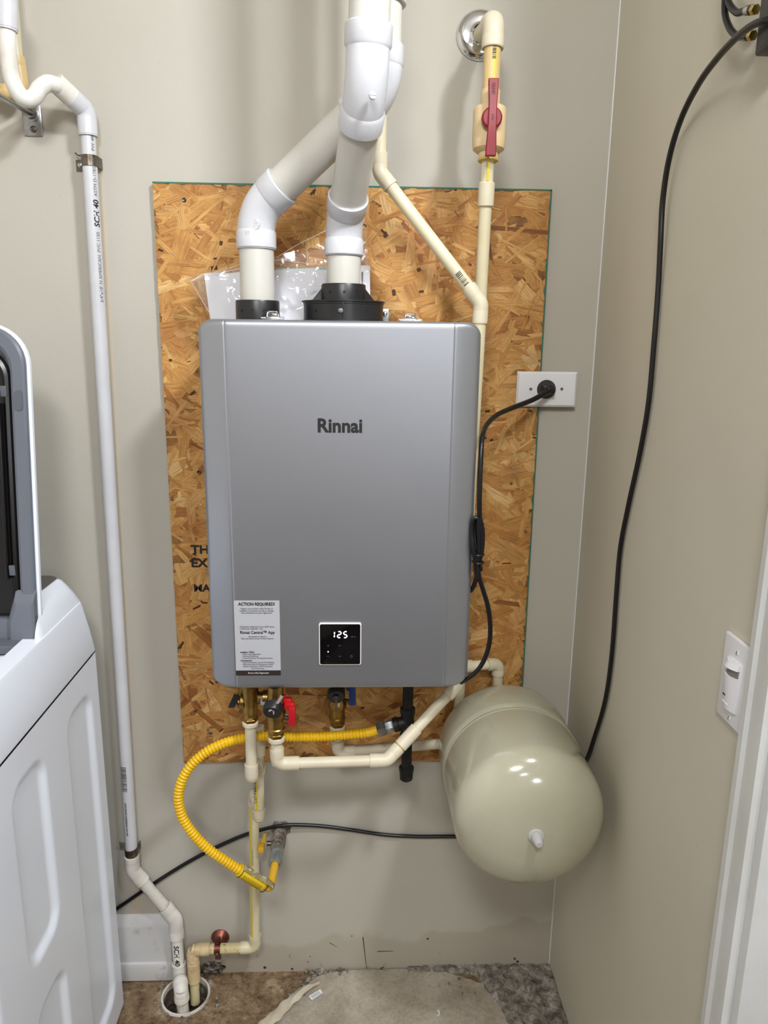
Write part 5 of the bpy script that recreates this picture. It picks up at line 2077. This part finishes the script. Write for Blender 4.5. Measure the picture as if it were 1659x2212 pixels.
# ================================================================== coax cables on the right wall
XW = XR - 0.0065
cb = thing('coax_cable', 'long black coaxial cable hanging along the right wall and behind the tank', 'cable', atx(1335, 1200, XW))
RX = 0.0043
cp2 = [atx(1700, 34, XW - .012), atx(1659, 43, XW - .030), atx(1625, 55, XW - .034), atx(1590, 82, XW - .030), atx(1550, 125, XW - .024), atx(1510, 180, XW - .018), atx(1472, 255, XW - .012), atx(1446, 340, XW - .008), atx(1432, 430, XW - .005), atx(1427, 520, XW - .003), atx(1422, 620, XW), atx(1413, 740, XW), atx(1401, 870, XW), atx(1382, 980, XW), atx(1358, 1090, XW), atx(1340, 1185, XW), atx(1331, 1290, XW), atx(1322, 1410, XW), atx(1308, 1510, XW), atx(1285, 1590, XW), atx(1264, 1645, XW)]
e_ = cp2[-1]
cp2 += [V((XW - .004, -.075, .60)), V((.455, -.022, .50)), V((.36, -.008, .42)), at(1100, 1808, -.006), at(975, 1807, -.006), at(900, 1807, -.006), at(830, 1803, -.006), at(760, 1793, -.006), at(700, 1785, -.008), at(650, 1782, -.012), at(612, 1783, -.018), at(575, 1790, -.016), at(530, 1803, -.010), at(470, 1829, -.006), at(400, 1866, -.006), at(330, 1910, -.006), at(258, 1959, -.006), at(200, 1996, -.012), V((-.72, -.03, .18)), V((-.85, -.04, .14))]
MB().tube(smooth_path(cp2, 10), RX, 14).build('jacket', M_blackc, cb)

sp = thing('coax_splitter', 'black coax splitter block with two cables at the top right', 'splitter', atx(1655, 75, XR))
sA = atx(1652, 70, XW - .012)
sA2 = atx(1700, 70, XW - .012)
MB().box(V((XR - .017, sA.y - .022, sA.z + .004)), (.026, .036, .062), .003).build('block', M_blackp, sp)
for (cx_, cy_, cab) in ((1618, 22, ((1592, 27), (1576, 10), (1572, -10), (1570, -40), (1569, -120), (1572, -260), (1580, -420))), (1612, 78, ((1592, 78), (1577, 62), (1567, 35), (1566, 5), (1569, -30), (1574, -100), (1584, -260), (1592, -420)))):
    c = atx(cx_, cy_, XW - .012)
    dn = (atx(cx_ + 30, cy_ - 3, XW - .012) - c).normalized()
    q_ = lambda t: c + dn * t
    cn_ = MB()
    cn_.lathe(q_(-.007), dn, [(0, .0040), (.001, .0055), (.010, .0056), (.011, .0050), (.022, .0050)], 24)
    cno = cn_.build('connector', M_steel, sp)
    MB().lathe(q_(.0055), dn, [(0, .0057), (.0032, .0057)], 24).build('seal_ring', M_blackp, cno)
    hexnut(q_(.0095), q_(.019), .0062).build('nut', M_gold, cno)
    pp = [q_(-.006), q_(-.011)] + [atx(x, y, XW - .010 + .0) for x, y in cab]
    MB().tube(smooth_path(pp, 8), .0042, 14).build('cable', M_blackc, sp)

# ================================================================== occupancy switch on the right wall
y0_, y1_ = -.653, -.7215
zb_, zt_ = 1.041, 1.156
swt = thing('occupancy_switch', 'white motion-sensing light switch on the right wall beside the door casing', 'light switch', V((XR, (y0_ + y1_) / 2, zb_)))
ycen, zcen = (y0_ + y1_) / 2, (zb_ + zt_) / 2
pw, ph = abs(y1_ - y0_), zt_ - zb_
MB().box((XR - .0030, ycen, zcen), (.0062, pw, ph), .0022, 3).build('plate', M_plate, swt)
MB().box((XR - .0065, ycen, zcen - .002), (.004, .0335, .0665), .0008).build('frame', M_plate, swt)
# bulged switch body: paddle, sensor hood, window
bd = MB()
vs, fs = [], []


def bulge(zlo, zhi, d0_, d1_, w, nm, m, par):
    mb = MB()
    n = 10
    vs, fs = [], []
    for (z, dd_) in ((zlo, d0_), (zhi, d1_)):
        for i in range(n + 1):
            q = i / n * 2 - 1
            vs.append(V((XR - .006 - dd_ * (1 - .55 * q * q), ycen - q * w / 2, z)))
        for i in range(n, -1, -1):
            q = i / n * 2 - 1
            vs.append(V((XR - .005, ycen - q * w / 2, z)))
    k = 2 * (n + 1)
    for i in range(k):
        j = (i + 1) % k
        fs.append((i, j, k + j, k + i))
    fs += [tuple(reversed(range(k))), tuple(range(k, 2 * k))]
    return mb.add(vs, fs).build(nm, m, par, angle=25)


bulge(zcen - .034, zcen + .012, .0075, .0115, .0315, 'paddle', M_plate, swt)
bulge(zcen + .0115, zcen + .0225, .0085, .0090, .0270, 'sensor_window', M_sens, swt)
bulge(zcen + .0225, zcen + .0300, .0125, .0085, .0310, 'hood', M_plate, swt)
MB().box((XR - .0148, ycen + .003, zcen - .016), (.0012, .0065, .0020), .0003).build('indicator_slot', M_ink, swt)
MB().box((XR - .0142, ycen + .001, zcen - .0265), (.0014, .0150, .0016), .0006).build('grip_ridge', M_rule, swt)
for z_ in (zcen + .0415, zcen - .0475):
    s_ = MB().lathe((XR - .0060, ycen, z_), (-1, 0, 0), [(0, .0034), (.0006, .0033), (.0012, .0024), (.0013, 0)], 18).build('screw', M_plate, swt)
    MB().box((XR - .0072, ycen, z_), (.0006, .0009, .0055), rot=Matrix.Rotation(.25, 3, 'X')).build('slot', M_ink, s_)

# ================================================================== washing machine
WX, WB, WFr, WL = -0.519, -0.097, -0.79, -1.20
ZS = 0.8915
ws = thing('washing_machine', 'white top-loading washing machine with its lid standing open', 'washing machine', V(((WX + WL) / 2, (WB + WFr) / 2, 0)))


def side_panel():
    ys = np.linspace(WB - .006, WFr + .006, 150)
    zs_ = np.linspace(0.022, ZS - .004, 190)
    rects = [(-.207, .068, .08, .83), (-.437, .066, .485, .83), (-.437, .066, .08, .405), (-.665, .066, .08, .83)]
    vs, fs = [], []

    def rec(y, z):
        d = 0.0
        for (cy, hw, z0, z1) in rects:
            cz, hz = (z0 + z1) / 2, (z1 - z0) / 2
            R = 0.045
            qx, qz = abs(y - cy) - (hw - R), abs(z - cz) - (hz - R)
            sd_ = math.hypot(max(qx, 0), max(qz, 0)) + min(max(qx, qz), 0) - R
            t = min(1, max(0, -sd_ / .020))
            t = t * t * (3 - 2 * t)
            d = max(d, t)
        return d * 0.0085
    for y in ys:
        for z in zs_:
            vs.append(V((WX - rec(y, z), y, z)))
    n = len(zs_)
    for i in range(len(ys) - 1):
        for j in range(n - 1):
            fs.append((i * n + j, (i + 1) * n + j, (i + 1) * n + j + 1, i * n + j + 1))
    mb = MB().add(vs, fs)
    # rounded vertical corners and the other faces
    m = len(ys)
    back = []
    k0 = len(mb.v)
    prof_ = []
    for a in np.linspace(0, PI / 2, 6):
        prof_.append((WX - .006 + .006 * math.cos(a), WB - .006 + .006 * math.sin(a)))
    prof_.append((WL, WB))
    prof_.append((WL, WFr))
    for a in np.linspace(-PI / 2, 0, 6):
        prof_.append((WX - .006 + .006 * math.cos(a), WFr + .006 + .006 * math.sin(a)))
    vs2 = []
    for (x, y) in prof_:
        vs2 += [V((x, y, .022)), V((x, y, ZS - .004))]
    fs2 = [(2 * i, 2 * i + 2, 2 * i + 3, 2 * i + 1) for i in range(len(prof_) - 1)]
    mb.add(vs2, fs2)
    return mb


side_panel().build('cabinet', M_washer, ws, angle=45, fixn=False)
MB().box(((WX + WL) / 2, (WB + WFr) / 2, .012), (WX - WL - .03, WB - WFr - .03, .022)).build('base', M_blackp, ws, angle=0)
MB().box(((WX + WL) / 2, (WB + WFr) / 2, ZS - .002), (WX - WL - .004, WB - WFr - .004, .005), .001).build('seam', M_dirt, ws)
ZT = 1.004


def ring_loft(sections):
    """list of (x0,x1,y0,y1,z,r): rounded rectangles, lofted"""
    vs, fs = [], []
    k = 0
    for (x0, x1, y0, y1, z, r) in sections:
        n = 0
        for (cx_, cy_, a0) in ((x1 - r, y1 - r, 0), (x0 + r, y1 - r, PI / 2), (x0 + r, y0 + r, PI), (x1 - r, y0 + r, 1.5 * PI)):
            for i in range(7):
                a = a0 + (PI / 2) * i / 6
                vs.append(V((cx_ + r * math.cos(a), cy_ + r * math.sin(a), z)))
                n += 1
    n = 28
    for i in range(len(sections) - 1):
        for j in range(n):
            q = (j + 1) % n
            fs.append((i * n + j, i * n + q, (i + 1) * n + q, (i + 1) * n + j))
    return vs, fs, n


secs = [(WL, WX, WFr, WB, ZS, .010), (WL, WX + .0006, WFr, WB + .0006, ZS + .004, .010), (WL + .003, WX - .003, WFr + .004, WB - .006, ZS + .05, .014), (WL + .010, WX - .010, WFr + .01, WB - .018, ZT - .004, .016),
        (WL + .0115, WX - .0115, WFr + .012, WB - .020, ZT, .016), (WL + .05, WX - .045, WFr + .05, WB - .04, ZT, .016), (WL + .055, WX - .050, WFr + .055, WB - .04, ZT - .020, .016), (WL + .09, WX - .12, WFr + .1, WB - .18, ZT - .026, .03)]
vs, fs, n = ring_loft(secs)
fs.append(tuple(range((len(secs) - 1) * n, len(secs) * n)))
MB().add(vs, fs).build('top_cover', M_washplas, ws, angle=30)
# tub ring
torus(((WX + WL) / 2, -.52, ZT - .022), (0, 0, 1), .235, .014, 64, 12).build('tub_ring', M_washplas, ws)
# console across the back
cn = MB()
CB = [(-.118, ZT - .002), (-.124, 1.030), (-.133, 1.050), (-.146, 1.060), (-.160, 1.0625), (-.300, 1.0640), (-.310, 1.050), (-.318, 1.030), (-.325, ZT - .002)]
xsn = [(WX - .0125, 0.0), (WX - .0165, 0.35), (WX - .0215, 0.58), (WX - .0242, 0.66), (WX - .0315, 0.86), (WX - .036, 0.96), (WX - .042, 1.0), (WL + .042, 1.0), (WL + .03, .9), (WL + .013, 0.0)]
vs, fs = [], []
for (x, s_) in xsn:
    for (y, z) in CB:
        zz2 = ZT - .002 + (z - ZT + .002) * s_
        yc = -.22
        y2 = yc + (y - yc) * (1 - .06 * s_)
        if x < WX - .024:
            y2 = max(y2, -.268)
        vs.append(V((x, y2, zz2)))
n = len(CB)
for i in range(len(xsn) - 1):
    for j in range(n - 1):
        fs.append((i * n + j, (i + 1) * n + j, (i + 1) * n + j + 1, i * n + j + 1))
cn.add(vs, fs).build('console', M_washplas, ws, angle=40)
MB().prism([V((WX - .046, -.150, 1.0628)), V((WX - .040, -.160, 1.0632)), V((WX - .040, -.262, 1.0645)), V((WL + .05, -.262, 1.0645)), V((WL + .05, -.142, 1.0628)), V((WX - .060, -.142, 1.0626))], (0, 0, .0008)).build('console_panel', M_console, ws, angle=0)

# lid: leans back a little, inner side towards the viewer
LB_ = V((-.540, -.296, .985))
LT_ = V((-.540, -.232, 1.535))
lu = (LT_ - LB_).normalized()
ln = V((0, -lu.z, lu.y)).normalized()     # towards the viewer
if ln.y > 0:
    ln = -ln
lxd = V((-1, 0, 0))
LH = (LT_ - LB_).length
LWd = 0.62
lid_e = None


def lid_outline(inset, r, z0=0.0, top=0.0):
    pts = []
    x0, x1, z1 = inset, LWd - inset, LH - inset - top
    for a in np.linspace(PI, PI / 2, 10):
        pts.append((x0 + r + r * math.cos(a), z1 - r + r * math.sin(a)))
    for a in np.linspace(PI / 2, 0, 10):
        pts.append((x1 - r + r * math.cos(a), z1 - r + r * math.sin(a)))
    pts += [(x1, z0), (x0, z0)]
    return pts


def lid_pt(a, b, d):
    return LB_ + lxd * a + lu * b + ln * d


def lid_loft(rings, cap_first=True, cap_last=True):
    vs, fs = [], []
    n = len(rings[0][0])
    for pts, d in rings:
        vs += [lid_pt(a, b, d) for a, b in pts]
    for i in range(len(rings) - 1):
        for j in range(n):
            q = (j + 1) % n
            fs.append((i * n + j, i * n + q, (i + 1) * n + q, (i + 1) * n + j))
    if cap_first:
        fs.append(tuple(reversed(range(n))))
    if cap_last:
        fs.append(tuple(range((len(rings) - 1) * n, len(rings) * n)))
    return MB().add(vs, fs)


o_ = lid_outline
lid = lid_loft([(o_(.004, .066), -.013), (o_(0, .07), -.010), (o_(0, .07), -.003), (o_(.0025, .068), -.001)]).build('lid', M_washplas, ws, angle=30)
lid['label'] = 'open lid standing upright'
lid_loft([(o_(.0045, .066, .004), -.001), (o_(.0055, .065, .004), .006), (o_(.009, .062, .004), .009), (o_(.0245, .055, .048), .009), (o_(.0262, .054, .05), .0055), (o_(.0292, .052, .05), .005), (o_(.032, .050, .052), -.001)], True, True).build('lid_frame', M_washgrey, lid, angle=25)
lid_loft([(o_(.030, .050, .053, .010), -.002), (o_(.034, .048, .056, .010), .004), (o_(.039, .045, .06, .010), .0060), (o_(.046, .042, .066, .010), .000)], True, True).build('lid_glass', M_lidglass, lid, angle=25)
MB().tube([lid_pt(.052, z, .003) for z in np.linspace(.12, .42, 8)], .004, 10).build('lid_rib', M_lidglass, lid)
for zc_ in (.062, .425):
    m = 10
    pts = []
    for a in np.linspace(0, PI, m):
        pts.append((.0155 + .0066 * math.cos(a), zc_ + .0105 + .0066 * math.sin(a)))
    for a in np.linspace(PI, 2 * PI, m):
        pts.append((.0155 + .0066 * math.cos(a), zc_ - .0105 + .0066 * math.sin(a)))
    MB().prism([lid_pt(a, b, .0085) for a, b in pts], ln * .0022).build('bumper', M_washpad, lid, angle=30)
for zc_ in (.135, .44):
    MB().box(lid_pt(.041, zc_, .007), (.010, .004, .018), .001).build('clip', M_washpad, lid)
# hinge block and knuckle below the lid
lid_loft([([(.003, -.004), (.003, .10), (.038, .10), (.050, .06), (.050, -.004)], .004), ([(.003, -.004), (.003, .085), (.036, .085), (.047, .05), (.047, -.004)], .016), ([(.007, .0), (.007, .075), (.032, .075), (.043, .045), (.043, .0)], .019)]).build('hinge_cover', M_washgrey, lid, angle=25)
MB().tube([lid_pt(.002, -.010, -.004), lid_pt(.040, -.012, -.004)], .016, 24).build('hinge', M_washgrey, ws)
MB().box((-.855, -.300, ZT - .010), (.60, .075, .016), .003).build('hinge_well', M_washpad, ws)

# lettering and other marks too small to pick apart stay one part each
for o in col.objects:
    if o.parent is not None and o.name.split('.')[0] in ('print', 'white_print', 'moulded_text', 'icons', 'wall_nicks', 'printed_barcode'):
        o['kind'] = 'stuff'
